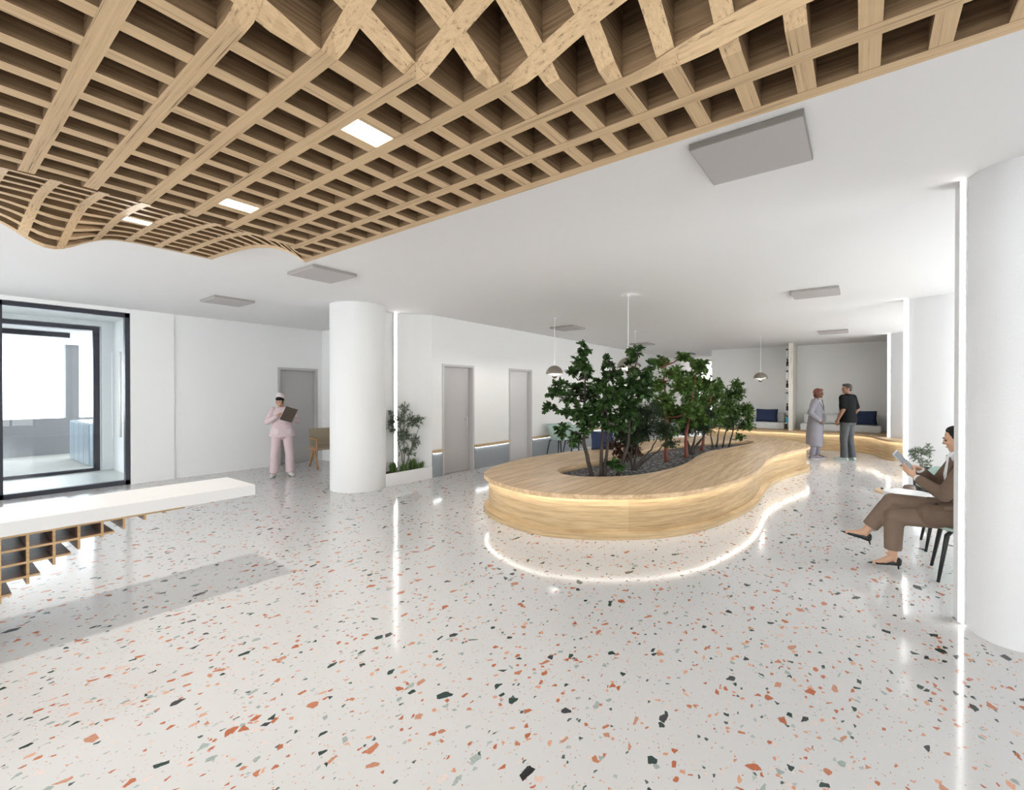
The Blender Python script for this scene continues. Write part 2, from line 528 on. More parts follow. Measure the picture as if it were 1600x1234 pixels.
def spline(pts, k=8, closed=True):
    """Catmull-Rom through 2-D points"""
    n = len(pts); out = []
    rng = range(n) if closed else range(n - 1)
    for i in rng:
        if closed:
            p0, p1, p2, p3 = pts[i - 1], pts[i], pts[(i + 1) % n], pts[(i + 2) % n]
        else:
            p1, p2 = pts[i], pts[i + 1]
            p0 = pts[i - 1] if i else p1
            p3 = pts[i + 2] if i + 2 < n else p2
        # centripetal weights keep uneven spacing from overshooting
        def kn(a, b): return max(1e-6, math.hypot(a[0] - b[0], a[1] - b[1]) ** 0.5)
        t0 = 0; t1 = kn(p0, p1); t2 = t1 + kn(p1, p2); t3 = t2 + kn(p2, p3)
        for q in range(k):
            t = t1 + (t2 - t1) * q / k
            def L(a, b, ta, tb):
                f = (t - ta) / (tb - ta)
                return (a[0] + (b[0] - a[0]) * f, a[1] + (b[1] - a[1]) * f)
            A1 = L(p0, p1, t0, t1); A2 = L(p1, p2, t1, t2); A3 = L(p2, p3, t2, t3)
            B1 = L(A1, A2, t0, t2); B2 = L(A2, A3, t1, t3)
            out.append(L(B1, B2, t1, t2))
    if not closed: out.append(tuple(pts[-1]))
    return out

def offset(poly, d):
    """move a closed outline inwards by d (counter-clockwise outline)"""
    n = len(poly); out = []
    a = sum(poly[i][0] * poly[(i + 1) % n][1] - poly[(i + 1) % n][0] * poly[i][1] for i in range(n))
    sgn = 1 if a > 0 else -1
    for i in range(n):
        x0, y0 = poly[i - 1]; x1, y1 = poly[(i + 1) % n]
        tx, ty = x1 - x0, y1 - y0
        l = math.hypot(tx, ty) or 1
        out.append((poly[i][0] - sgn * ty / l * d, poly[i][1] + sgn * tx / l * d))
    return out

# ================================================================ THE SETTING
CEIL = 3.05
YB = 10.15      # wall with the glass entrance
YL = 6.40       # long wall with the grey doors
struct(MB().box(-5, 27, -3.2, YB + 0.2, -0.12, 0).build('floor', M['terrazzo']))
struct(MB().box(-5, 27, -3.2, YB + 0.2, CEIL, CEIL + 0.2).build('ceiling', M['ceil']))

# wall with the glass entrance and one door
mb = MB()
mb.box(-5, -4.6, YB, YB + 0.2, 0, CEIL).box(-1.1, -0.70, YB, YB + 0.2, 0, CEIL).box(-4.6, -1.1, YB, YB + 0.2, 0, .35).box(-4.6, -1.1, YB, YB + 0.2, 2.9, CEIL)
mb.box(-0.70, 2.36, YB, YB + 0.2, 2.98, CEIL)
mb.box(2.36, 3.0, YB - 0.012, YB + 0.2, 0, CEIL)
mb.box(3.0, 4.91, YB + 0.012, YB + 0.2, 0, CEIL)
mb.box(4.91, 5.84, YB + 0.012, YB + 0.2, 2.15, CEIL)
mb.box(4.91, 5.84, YB + 0.14, YB + 0.2, 0, 2.15)
mb.box(5.84, 6.1, YB + 0.012, YB + 0.2, 0, CEIL)
struct(mb.build('wall_back', M['paint2']))
struct(MB().box(5.95, 6.1, 6.95, YB + 0.012, 0, CEIL).build('wall_side', M['paint2']))

# long wall with two doors
def wall_with_doors(name, y0, y1, x0, x1, doors, zt=2.15):
    m = MB(); x = x0
    for a, b in doors:
        m.box(x, a, y0, y1, 0, CEIL)
        m.box(a, b, y0, y1, zt, CEIL)
        m.box(a, b, y1 - 0.05, y1, 0, zt)
        x = b
    m.box(x, x1, y0, y1, 0, CEIL)
    return struct(m.build(name, M['paint']))
wall_with_doors('wall_left', YL, YL + 0.2, 5.95, 26, [(6.21, 7.13), (8.31, 9.23)])
struct(MB().box(26, 26.2, 3.9, YL + 0.2, 0, 0.35).box(26, 26.2, 3.9, YL + 0.2, 2.9, CEIL).build('wall_corridor_end', M['paint']))  # end left open to the sky, added to brighten the corridor
struct(MB().box(16.72, 16.92, -3.2, 4.08, 0, CEIL).box(16.92, 26, 3.9, 4.08, 0, CEIL).build('wall_far', flat('far_wall_paint', (.84, .83, .81), .9, spec=.1)))
# added openings let in fill daylight: right bays, behind the viewer, corridor end
FILL_WINR = [(-3.6, -1.6), (1.6, 2.8), (4.9, 9.0), (9.7, 14.2)]
m = MB(); x = -5
for a, b in FILL_WINR:
    m.box(x, a, -3.4, -3.2, 0, CEIL).box(a, b, -3.4, -3.2, 0, 0.35).box(a, b, -3.4, -3.2, 2.9, CEIL); x = b
m.box(x, 16.72, -3.4, -3.2, 0, CEIL)
struct(m.build('wall_right', M['paint']))
m = MB(); y = -3.2
for a, b in [(-2.6, 0.4), (0.9, 3.9), (4.4, 6.9), (7.3, 9.8)]:
    m.box(-5.2, -5, y, a, 0, CEIL).box(-5.2, -5, a, b, 0, 0.35).box(-5.2, -5, a, b, 2.9, CEIL); y = b
m.box(-5.2, -5, y, YB, 0, CEIL)
struct(m.build('wall_behind', M['paint']))
def window(n, x0, x1, y, rz):  # unseen window, added to bring fill daylight into the room
    wroot = empty('window_%d' % n, (x0, y, 0), rz) if rz == 0 else empty('window_%d' % n, (y, x0, 0), rz)
    struct(wroot); wd = x1 - x0
    f = MB().box(0, .06, -.04, .04, .35, 2.9).box(wd - .06, wd, -.04, .04, .35, 2.9).box(.06, wd - .06, -.04, .04, .35, .41).box(.06, wd - .06, -.04, .04, 2.84, 2.9).box(wd / 2 - .03, wd / 2 + .03, -.04, .04, .41, 2.84)
    f.build('window_frame', M['darkframe'], wroot)  # frame of the added, unseen fill window
    MB().box(.06, wd - .06, -.005, .005, .41, 2.84).build('glass_pane', M['glass'], wroot)
for i, (a, b) in enumerate(FILL_WINR): window(2 + i, a, b, -3.3, 0)
window(10, -4.6, -1.1, YB + 0.1, 0)  # unseen glazing beside the entrance, added to light the left side
for i, (a, b) in enumerate([(-2.6, 0.4), (0.9, 3.9), (4.4, 6.9), (7.3, 9.8)]): window(6 + i, a, b, -5.1, PI / 2)  # unseen windows behind the viewer, added for fill daylight

# curved leaf walls on the right, each ending in a light strip
def leafwall(name, pts):
    return struct(MB().prism(pts, 0, CEIL).build(name, M['plaster']))
def sp(p): return spline(p, 6, closed=False)
f1 = sp([(4.375, -.565), (4.345, -.58), (4.25, -.62), (4.18, -.68), (4.148, -.75), (4.143, -.85), (4.17, -1.1), (4.25, -1.5), (4.4, -2.1), (4.5, -3.19)])
leafwall('wall_right_near', f1 + [(4.76, -3.19)] + sp([(4.64, -2.1), (4.55, -1.5), (4.52, -1.1), (4.515, -.53)]))
f2 = sp([(9.44, -.565), (9.38, -.70), (9.33, -.82), (9.27, -1.0), (9.24, -1.2), (9.22, -1.6), (9.25, -3.19)])
leafwall('wall_right_middle', f2 + [(9.5, -3.19)] + sp([(9.46, -1.6), (9.49, -1.1), (9.60, -.545)]))
f3 = sp([(14.7, -.575), (14.6, -.68), (14.51, -.80), (14.45, -1.0), (14.43, -1.6), (14.45, -3.19)])
leafwall('wall_right_far', f3 + [(14.7, -3.19)] + sp([(14.66, -1.6), (14.70, -1.0), (14.86, -.55)]))

def vstrip(x, y, ang, z0, z1, wd, label):
    """light strip set into the edge of a leaf wall"""
    t = thing('light_strip', label, 'light strip', (x, y, 0), ang)
    MB().box(-wd / 2, wd / 2, -0.010, 0.004, z0, z1).build('diffuser', M['led'], t)
    MB().box(-wd / 2 - 0.006, wd / 2 + 0.006, -0.018, -0.010, z0, z1).box(-wd / 2 - 0.006, -wd / 2, -0.010, 0.014, z0, z1).box(wd / 2, wd / 2 + 0.006, -0.010, 0.014, z0, z1).build('channel', M['whitemetal'], t)
    return t
vstrip(4.368, -.560, 0.85, 0.02, CEIL - 0.002, 0.032, 'vertical white light strip on the edge of the nearest curved wall on the right')
vstrip(9.432, -.560, 0.85, 0.02, CEIL - 0.002, 0.05, 'vertical white light strip on the curved wall edge behind the seated woman')
vstrip(14.675, -.556, 0.85, 0.50, CEIL - 0.002, 0.06, 'vertical white light strip at the end of the far wooden bench')

# curved niche wall with its light strip, beside the column
niche = sp([(5.95, 6.405), (5.82, 6.52), (5.69, 6.63), (5.54, 6.71), (5.38, 6.765), (5.25, 6.80), (4.95, 6.86)])
struct(MB().prism(niche + [(4.95, 6.98), (5.4, 6.95), (6.0, 6.95), (6.0, 6.405)], 0, CEIL).build('wall_niche', M['paint']))
vstrip(5.372, 6.738, -0.32 + PI, 0.24, CEIL - 0.002, 0.06, 'vertical white light strip in the planted niche beside the round column')

# round column
t = MB().lathe([(0.45, 0), (0.45, CEIL)], (4.604, 6.749, 0), 72).build('column', M['paint3'], smooth=True, angle=40)
struct(t)

# planter trough of the niche
t = thing('niche_planter', 'low white built-in planter trough at the foot of the niche beside the column', 'planter')
MB().box(4.885, 5.945, 6.385, 6.41, 0, 0.215).build('front_panel', M['paint'], t)
poly = [(4.91, 6.41), (5.91, 6.41), (5.78, 6.50), (5.66, 6.59), (5.51, 6.67), (5.38, 6.70), (5.075, 6.735), (5.055, 6.61), (5.0, 6.5)]
MB().prism(poly, 0.0, 0.19).build('soil', M['soil'], t)

# wainscot along the long wall
for i, (a, b) in enumerate([(5.95, 6.20), (7.14, 8.30), (9.24, 25.9)]):
    t = MB().box(a, b, YL - 0.018, YL, 0, 0.455).build('trim_%d' % (i + 1), M['greypanel'])
    struct(t)
    MB().box(a, b, YL - 0.058, YL, 0.46, 0.51).build('top_rail', M['teakrail'] if 'teakrail' in M else M['oak_u'], t)
    MB().box(a + 0.01, b - 0.01, YL - 0.030, YL - 0.019, 0.4565, 0.4598).build('light_strip', M['railled'], t)

# doors
def door(name, x0, x1, y, depth, leafm, framem, hx, zt=2.15, side=1):
    """grey door set back in its frame; y is the wall face"""
    d = empty(name, (x0, y, 0)); struct(d)
    wd = x1 - x0
    f = MB()
    fw_, p = 0.05, 0.015
    f.box(0, fw_, -p, depth + 0.03, 0, zt).box(wd - fw_, wd, -p, depth + 0.03, 0, zt).box(fw_, wd - fw_, -p, depth + 0.03, zt - fw_, zt)
    f.build('frame', framem, d, bevel=0.004)
    MB().box(fw_ + .002, wd - fw_ - .002, depth - 0.02, depth + 0.025, 0.006, zt - fw_ - .002).build('door_leaf', leafm, d)
    h = MB()
    h.box(hx - .022, hx + .022, depth - 0.028, depth - 0.02, 0.90, 1.12)
    h.tube([(hx, depth - 0.03, 1.06), (hx, depth - 0.075, 1.06)], 0.011, 10)
    h.tube([(hx, depth - 0.072, 1.06), (hx - side * 0.125, depth - 0.072, 1.06)], 0.011, 10)
    h.tube([(hx, depth - 0.028, 0.95), (hx, depth - 0.033, 0.95)], 0.012, 10)
    h.build('handle', M['steel'], d)
    return d
door('door_2', 4.915, 5.835, YB + 0.012, 0.09, M['door'], M['doorframe'], 0.10, side=-1)
door('door_3', 6.213, 7.127, YL, 0.11, M['door'], M['doorframe'], 0.79)
door('door_4', 8.313, 9.227, YL, 0.11, M['whitedoor'], M['doorframe'], 0.11, side=-1)

# glass entrance
d = empty('door_1', (0, YB, 0)); struct(d)
f = MB()
for a in (-0.69, 0.83 - 0.03, 2.29):
    f.box(a, a + 0.062, 0.0, 0.10, 0, 2.97)
f.box(-0.69, 2.352, 0.0, 0.10, 2.90, 2.97).box(-0.69, 2.352, 0.0, 0.10, 0.0, 0.075)
f.build('frame', M['darkframe'], d)
MB().box(0.862, 2.29, 0.045, 0.055, 0.075, 2.90).build('glass_pane', M['glass'], d)
MB().box(-0.628, 0.80, 0.045, 0.055, 0.075, 2.90).build('glass_pane', M['glass'], d)
h = MB()
h.tube([(2.215, -0.03, 0.83), (2.215, -0.03, 2.30)], 0.018, 14)
for z in (1.0, 2.13): h.tube([(2.215, -0.03, z), (2.215, 0.05, z)], 0.009, 8)
h.build('pull_handle', M['whitemetal'], d, smooth=True)

# glazed lobby behind the entrance
struct(MB().box(-1.0, 2.8, YB + 0.2, 12.5, -0.12, -0.002).build('floor_lobby', flat('lobby_floor', (.62, .63, .60), .35)))
struct(MB().box(-1.0, 2.8, YB + 0.2, 12.5, CEIL, CEIL + 0.2).build('ceiling_lobby', M['ceil']))
struct(MB().box(2.60, 2.80, YB + 0.2, 12.4, 0, CEIL).box(-1.2, -1.0, YB + 0.2, 12.4, 0, CEIL).build('wall_lobby_side', M['paint2']))
struct(MB().box(2.42, 2.80, 12.4, 12.6, 0, CEIL).box(-1.2, -1.0, 12.4, 12.6, 0, CEIL).box(-1.0, 2.42, 12.4, 12.6, 2.95, CEIL).build('wall_lobby_back', M['paint2']))
d = empty('window_1', (0, 12.44, 0)); struct(d)
f = MB()
f.box(-0.99, -0.93, 0, .08, 0, 2.94).box(2.30, 2.40, 0, .08, 0, 2.94).box(-0.93, 2.30, 0, .08, 2.86, 2.94).box(-0.93, 2.30, 0, .08, 0, 0.06)
f.build('window_frame', M['darkframe'], d)
MB().box(-0.93, 2.30, .035, .045, 0.06, 2.86).build('glass_pane', M['glass'], d)
# terrace outside
struct(MB().box(-9, 9, 12.6, 17.2, -0.2, -0.01).build('floor_terrace', flat('terrace_floor', (.34, .335, .31), .8)))
struct(MB().box(-9, 9, 12.6, 16.9, 2.86, 3.1).build('ceiling_terrace', M['ceil']))
struct(MB().box(-9, 9, 16.7, 16.9, -0.1, 0.925).build('wall_parapet', M['concrete']))
struct(MB().box(2.54, 2.80, 16.7, 16.95, 0.925, 2.86).build('terrace_pillar', M['concrete']))
t = thing('roller_blind_box', 'dark metal beam across the top of the terrace opening', 'beam')
MB().box(-3, 2.10, 13.35, 13.47, 2.755, 2.86).build('housing', M['darkframe'], t)
t = thing('terrace_cabinet', 'pale blue panelled cabinet on the terrace behind the glass entrance', 'cabinet', (2.40, 13.35, 0))
MB().box(0, 0.5, 0, 1.95, 0, 0.93).build('body', M['bluebox'], t)
for i in range(4):
    MB().box(-0.012, 0, 0.012 + i * 0.4875, 0.475 + i * 0.4875, 0.03, 0.90).build('door', M['bluebox'], t)

# square grey panels on the ceiling
def cpanel(x, y, label, sz=0.57):
    t = thing('ceiling_panel', label, 'ceiling panel', (x, y, CEIL), 0, 'grey ceiling panels')
    MB().box(0, sz, 0, sz, -0.034, -0.003).build('body', M['ceilpaneledge'], t)
    MB().box(0.006, sz - 0.006, 0.006, sz - 0.006, -0.040, -0.034).build('face', M['ceilpanel'], t)
for x, y, l in [
    (2.77, .235, 'large grey square ceiling panel beside the edge of the wooden canopy'),
    (2.77, 4.92, 'grey square ceiling panel beyond the far corner of the wooden canopy'),
    (2.77, 7.64, 'grey square ceiling panel nearest the glass entrance'),
    (7.62, .24, 'grey square ceiling panel above the narrow aisle, second along the right'),
    (12.98, .24, 'grey square ceiling panel in front of the far sofas'),
    (8.62, 4.92, 'grey square ceiling panel beside the pendant over the mint chairs'),
    (12.95, 4.90, 'grey ceiling panel behind the tallest plant tip, along the long wall'),
    (17.2, 4.9, 'small distant grey ceiling panel at the mouth of the corridor'),
    (21.6, 4.9, 'most distant grey ceiling panel, deep in the corridor')]:
    cpanel(x, y, l)

# ================================================================ WOODEN CANOPY
S = 0.77                         # spacing of ribs 0.223 m, of cross beams 0.169 m
def canopy_z(u, v):
    """underside of the canopy, in units of S around eye height"""
    z = 2.95
    d = 1.78 - math.hypot(u - 0.2, v - 0.1)
    if d > 0: z += 0.46 * (1 - math.exp(-1.5 * d))
    vc = 4.10 + 0.22 * max(0, (u - 1.2) / 1.3) ** 1.5 + 0.30 * max(0, (u - 2.2) / 0.32) + 0.25 * max(0, (0.7 - u)) ** 2
    d = v - vc
    if d > 0:
        z += 0.475 * (1 - math.exp(-1.3 * d))
        q = max(0, (v - 5.9) / 1.1)
        z -= 0.24 * math.exp(-((u - 0.95) / 0.33) ** 2) * q ** 1.3
    return EYE + (z - EYE) * S
root = thing('waffle_canopy', 'large wooden waffle grid canopy with three lit square lamps, hung under the white ceiling', 'ceiling canopy')
V0, V1 = -1.35, 7.04
U0, U1 = -1.0, 2.515
WB = 0.036
TOPZ = CEIL - 0.012
def strip_mesh(axis, c, a0, a1, nseg, hw, dz):
    m = MB(); vs = []; fs = []
    for i in range(nseg + 1):
        a = a0 + (a1 - a0) * i / nseg
        for sgn in (-1, 1):
            u, v = ((c + sgn * hw, a) if axis == 'v' else (a, c + sgn * hw))
            zb = canopy_z(u, v) + dz
            vs.append((u * S, v * S, min(zb, TOPZ - 0.02)))
            vs.append((u * S, v * S, TOPZ))
    for i in range(nseg):
        k = i * 4; n = k + 4
        fs += [(k, n, n + 2, k + 2), (k + 1, k + 3, n + 3, n + 1), (k, k + 1, n + 1, n), (k + 2, n + 2, n + 3, k + 3)]
    fs += [(0, 2, 3, 1), (nseg * 4, nseg * 4 + 1, nseg * 4 + 3, nseg * 4 + 2)]
    m.add(vs, fs)
    m.m = [1 if (i % 4) >= 2 and i < nseg * 4 else 0 for i in range(len(fs))]   # flanks in darkened oak, cell shade put into the colour; edges plain oak
    return m
for i in range(13):
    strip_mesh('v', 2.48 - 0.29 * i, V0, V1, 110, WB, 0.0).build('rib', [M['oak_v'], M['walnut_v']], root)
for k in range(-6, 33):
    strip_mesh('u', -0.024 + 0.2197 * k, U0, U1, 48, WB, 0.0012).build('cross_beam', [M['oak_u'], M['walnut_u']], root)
MB().box(U0 * S, U1 * S, V0 * S, V1 * S, TOPZ, CEIL).build('backing_board', M['oak_u'], root)
lamps = []
for k, zoff in ((9, 0.0), (16, 0.0), (27, 0.0)):
    ua, ub = 1.32 + WB, 1.61 - WB
    va, vb = -0.024 + 0.2197 * k + WB, -0.024 + 0.2197 * (k + 1) - WB
    z = EYE + 0
    zc = canopy_z((ua + ub) / 2, (va + vb) / 2)
    p = MB().box(ua * S, ub * S, va * S, vb * S, zc + 0.004, zc + 0.03).build('lamp', M['lamp'], root)
    p['label'] = 'glowing square lamp filling one cell'
    L = bpy.data.lights.new('canopy_lamp', 'AREA')
    L.shape = 'RECTANGLE'; L.size = (ub - ua) * S * .9; L.size_y = (vb - va) * S * .9
    L.energy = P_CANOPY * (3.0 if k == 27 else 1.0); L.color = (1, .95, .88)
    lo = bpy.data.objects.new('canopy_lamp_light', L)
    lo.location = ((ua + ub) / 2 * S, (va + vb) / 2 * S, zc - 0.004)
    COL.objects.link(lo); lo.parent = root

# ================================================================ RECEPTION COUNTER
t = thing('reception_counter', 'long white counter slab on a stepped wooden lattice base', 'counter')
CT = 0.80
MB().box(-1.3, 1.83, 4.19, 4.77, CT - 0.089, CT).build('counter_top', M['counter'], t, bevel=0.002)
def lat_z(u):     # lower outline of the lattice
    pts = [(-1.3, .012), (-.9, .012), (-.5, .02), (-.2, .08), (.1, .18), (.35, .305), (.46, .385), (.58, .47), (.70, .54), (.82, .59), (.94, .62), (1.06, .66), (1.18, .685), (1.31, .70)]
    for (a, za), (b, zb) in zip(pts, pts[1:]):
        if u <= b: return za + (zb - za) * (u - a) / (b - a)
    return .70
zt = CT - 0.089
T2_ = 0.007
vx = [1.18 - 0.12 * i for i in range(21)]
vx = [x for x in vx if x > -1.3]
for x in vx:
    mbx = MB().box(x - T2_, x + T2_, 4.205, 4.70, lat_z(x), zt - 2 * T2_)
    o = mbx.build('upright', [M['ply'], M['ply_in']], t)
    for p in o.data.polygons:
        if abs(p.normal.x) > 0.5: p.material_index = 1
for r in range(0, 9):
    z = zt - T2_ - 0.09 * r
    # how far the shelf reaches before the outline rises above it
    x1 = 1.31
    while x1 > -1.3 and lat_z(x1) > z - T2_ + (0.0 if r else 0.02): x1 -= 0.005
    if r == 0: x1 = 1.31
    if z < 0.015: break
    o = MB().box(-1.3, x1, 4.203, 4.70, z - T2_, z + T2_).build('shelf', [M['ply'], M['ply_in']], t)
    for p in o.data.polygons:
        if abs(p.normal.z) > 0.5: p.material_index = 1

# ================================================================ ISLAND BENCH WITH PLANTER
front = [(4.80, 4.13), (4.48, 3.71), (4.30, 3.21), (4.29, 2.77), (4.46, 2.36), (4.72, 2.00), (5.08, 1.68), (5.56, 1.45), (6.10, 1.31), (6.87, 1.19), (7.48, 1.165), (7.96, 1.19), (8.6, 1.22), (9.55, 1.15), (10.4, .97), (11.05, .84), (11.41, .84), (11.83, .97), (12.5, 1.33), (12.98, 1.72), (13.1, 2.15)]
back = [(12.9, 2.65), (12.4, 3.15), (11.5, 3.6), (10.4, 3.95), (9.2, 4.12), (8.19, 4.15), (7.36, 4.38), (6.79, 4.48), (6.01, 4.50), (5.31, 4.37)]
OUT = spline(front + back, 6)
hole = [(5.57, 3.42), (5.38, 3.18), (5.43, 2.87), (5.70, 2.56), (5.99, 2.39), (6.49, 2.25), (7.10, 2.18), (7.75, 2.21), (8.46, 2.28), (9.23, 2.27), (9.92, 2.13), (10.67, 1.99), (11.26, 1.89), (11.65, 1.95), (11.72, 2.14), (11.4, 2.45), (10.8, 2.85), (10.1, 3.12), (8.97, 3.32), (7.9, 3.36), (6.94, 3.42), (6.24, 3.50), (5.84, 3.51)]
HOL = spline(hole, 6)
def resample(p, n, start):
    d = [0.0]
    for i in range(len(p)):
        a, b = p[i], p[(i + 1) % len(p)]
        d.append(d[-1] + math.hypot(a[0] - b[0], a[1] - b[1]))
    T = d[-1]; out = []; j = 0
    for q in range(n):
        s_ = T * q / n
        while d[j + 1] < s_: j += 1
        f = (s_ - d[j]) / (d[j + 1] - d[j]); a, b = p[j], p[(j + 1) % len(p)]
        out.append((a[0] + (b[0] - a[0]) * f, a[1] + (b[1] - a[1]) * f))
    k = min(range(n), key=lambda i: math.hypot(out[i][0] - start[0], out[i][1] - start[1]))
    return out[k:] + out[:k]
def orient(p):
    a = sum(p[i][0] * p[(i + 1) % len(p)][1] - p[(i + 1) % len(p)][0] * p[i][1] for i in range(len(p)))
    return p if a > 0 else p[::-1]
OUT = resample(orient(OUT), 300, (4.8, 4.13))
HOL = resample(orient(HOL), 200, (5.57, 3.42))
def slab_with_hole(outer, inner, z0, z1):
    """flat slab with a hole: caps by triangulation, plus the two walls"""
    bm = bmesh.new()
    o = [bm.verts.new((x, y, z1)) for x, y in outer]
    i = [bm.verts.new((x, y, z1)) for x, y in inner]
    es = [bm.edges.new((o[k], o[(k + 1) % len(o)])) for k in range(len(o))] + [bm.edges.new((i[k], i[(k + 1) % len(i)])) for k in range(len(i))]
    bmesh.ops.triangle_fill(bm, use_beauty=True, use_dissolve=False, edges=es)
    bmesh.ops.recalc_face_normals(bm, faces=bm.faces)
    for f in bm.faces:
        if f.normal.z < 0: f.normal_flip()
    ext = bmesh.ops.extrude_face_region(bm, geom=list(bm.faces))
    for v in [e for e in ext['geom'] if isinstance(e, bmesh.types.BMVert)]:
        v.co.z = z0
    bmesh.ops.recalc_face_normals(bm, faces=bm.faces)
    return bm
def obj_bm(name, bm, mat, parent):
    me = bpy.data.meshes.new(name); bm.to_mesh(me); bm.free()
    me.materials.append(mat)
    o = bpy.data.objects.new(name, me); COL.objects.link(o); o.parent = parent
    return o
BT = 0.49
t = thing('island_bench', 'curved oak island bench with a long planting bed and glowing underside', 'bench')
obj_bm('seat_slab', slab_with_hole(OUT, HOL, BT - 0.05, BT), M['oak_top'], t)
body = offset(OUT, 0.068); inner = offset(HOL, -0.03)
m = MB(); n = len(body)
ib = resample(orient(body), 300, body[0])
vs = [(x, y, 0.07) for x, y in body] + [(x, y, BT - 0.05) for x, y in body]
fs = [(i, (i + 1) % n, n + (i + 1) % n, n + i) for i in range(n)]
m.add(vs, fs)
o = m.build('side_panel', [M['oak_side'], M['oak_side2']], t, smooth=True)
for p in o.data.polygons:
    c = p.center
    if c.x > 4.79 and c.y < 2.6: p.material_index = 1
m = MB().prism(OUT, 0.0, 0.07); m.build('plinth', M['oak_side'], t)
m = MB().ringwall(offset(OUT, 0.018), offset(OUT, 0.038), BT - 0.0514, BT - 0.0501); m.build('light_strip', M['ledw'], t)
m = MB().ringwall(offset(HOL, -0.02), HOL, 0.07, BT - 0.05); m.build('planter_lining', M['oak_side2'], t)
m = MB().prism(HOL, 0.30, 0.405); m.build('gravel_bed', M['gravel'], t)

# ================================================================ FAR BENCH AND SOFAS
bf = sp([(15.5, 4.02), (15.42, 3.2), (15.39, 2.45), (15.38, 1.69), (15.29, .77), (15.42, .2), (15.15, -.1), (14.85, -.25), (14.2, -.40), (13.9, -.58), (13.83, -.9), (13.82, -1.6), (13.85, -3.0)])
bb = [(14.40, -3.0), (14.40, -1.6), (14.42, -.98), (14.49, -.77), (14.60, -.62), (14.69, -.53), (14.95, -.50), (14.98, -.9), (16.69, -.9), (16.69, 4.02)]
FB = bf + bb
t = thing('wall_bench', 'wavy oak bench with a glowing edge running along the far wall', 'bench')
m = MB(); m.prism(FB, BT - 0.05, BT); m.build('seat_slab', M['oak_u'], t)
FBo = orient(FB); inn = offset(FBo, 0.068)
MB().prism(inn, 0.05, BT - 0.05).build('side_panel', M['oak_side'], t, smooth=False)
MB().prism(offset(FBo, 0.01), 0.0, 0.05).build('plinth', M['oak_side'], t)
# light strip only along the curved front
fo = [bf[i] for i in range(len(bf))]
def off_open(p, d):
    out = []
    for i in range(len(p)):
        a = p[max(0, i - 1)]; b = p[min(len(p) - 1, i + 1)]
        tx, ty = b[0] - a[0], b[1] - a[1]; l = math.hypot(tx, ty)
        out.append((p[i][0] - ty / l * d, p[i][1] + tx / l * d))
    return out
MB().prism(off_open(fo, 0.022) + off_open(fo, 0.042)[::-1], BT - 0.0514, BT - 0.0501).build('light_strip', M['ledw'], t)

def rbox(name, x0, x1, y0, y1, z0, z1, mat, parent, bev=0.03, seg=3):
    cx, cy, cz = (x0 + x1) / 2, (y0 + y1) / 2, (z0 + z1) / 2
    o = MB().box(x0 - cx, x1 - cx, y0 - cy, y1 - cy, z0 - cz, z1 - cz).build(name, mat, parent, smooth=True, bevel=bev, seg=seg)
    o.location = (cx, cy, cz)
    return o
def sofa(y0, y1, label):
    t = thing('sofa', label, 'sofa', (15.9, y0, BT), 0, 'pale sofas on the far bench')
    wd = y1 - y0
    rbox('seat', 0, 0.72, 0, wd, 0.0, 0.20, M['sofa'], t)
    k = max(1, round(wd / 0.95))
    for i in range(k):
        rbox('back_cushion', 0.42, 0.70, 0.04 + i * (wd - .08) / k, 0.035 + (i + 1) * (wd - .08) / k, 0.20, 0.47, M['sofa'], t)
sofa(-.45, 1.42, 'pale grey low sofa on the far bench, behind the two standing people')
sofa(1.83, 3.7, 'pale grey low sofa on the far bench, left of the wooden shelf upright')
def pillow(x, y, z, wd, ht, mat, label, tilt=0.25, name='cushion', rz=0.0, grp=None):
    t = thing(name, label, 'cushion', (x, y, z), rz, grp)
    m = MB(); nu, nv = 16, 12; vs = []; fs = []
    for s_ in (-1, 1):
        for i in range(nv + 1):
            for j in range(nu + 1):
                a, b = 2 * j / nu - 1, 2 * i / nv - 1
                th = 0.085 * (max(0, 1 - a ** 4) * max(0, 1 - b ** 4)) ** 0.6
                pin = 1 - 0.06 * (1 - abs(a * b))
                vs.append((s_ * th, a * wd / 2 * pin, ht / 2 + b * ht / 2 * pin))
    K = (nv + 1) * (nu + 1)
    for s_ in range(2):
        for i in range(nv):
            for j in range(nu):
                q = (s_ * K + i * (nu + 1) + j, s_ * K + i * (nu + 1) + j + 1, s_ * K + (i + 1) * (nu + 1) + j + 1, s_ * K + (i + 1) * (nu + 1) + j)
                fs.append(q if s_ else q[::-1])
    m.add(vs, fs)
    o = m.build('cover', mat, t, smooth=True)
    bm = bmesh.new(); bm.from_mesh(o.data); bmesh.ops.remove_doubles(bm, verts=bm.verts, dist=0.0006); bm.to_mesh(o.data); bm.free()
    o.rotation_euler = (0, tilt, 0)
    return t
pillow(16.07, 2.32, 0.70, .60, .40, M['navy'], 'dark navy cushion on the sofa left of the wooden shelf upright', grp='navy cushions on the far sofas')
pillow(16.07, -.06, 0.70, .60, .40, M['navy'], 'dark navy cushion on the sofa behind the man in black', grp='navy cushions on the far sofas')
pillow(16.10, .66, 0.70, .34, .30, M['palepillow'], 'small pale cushion on the sofa between the two standing people')

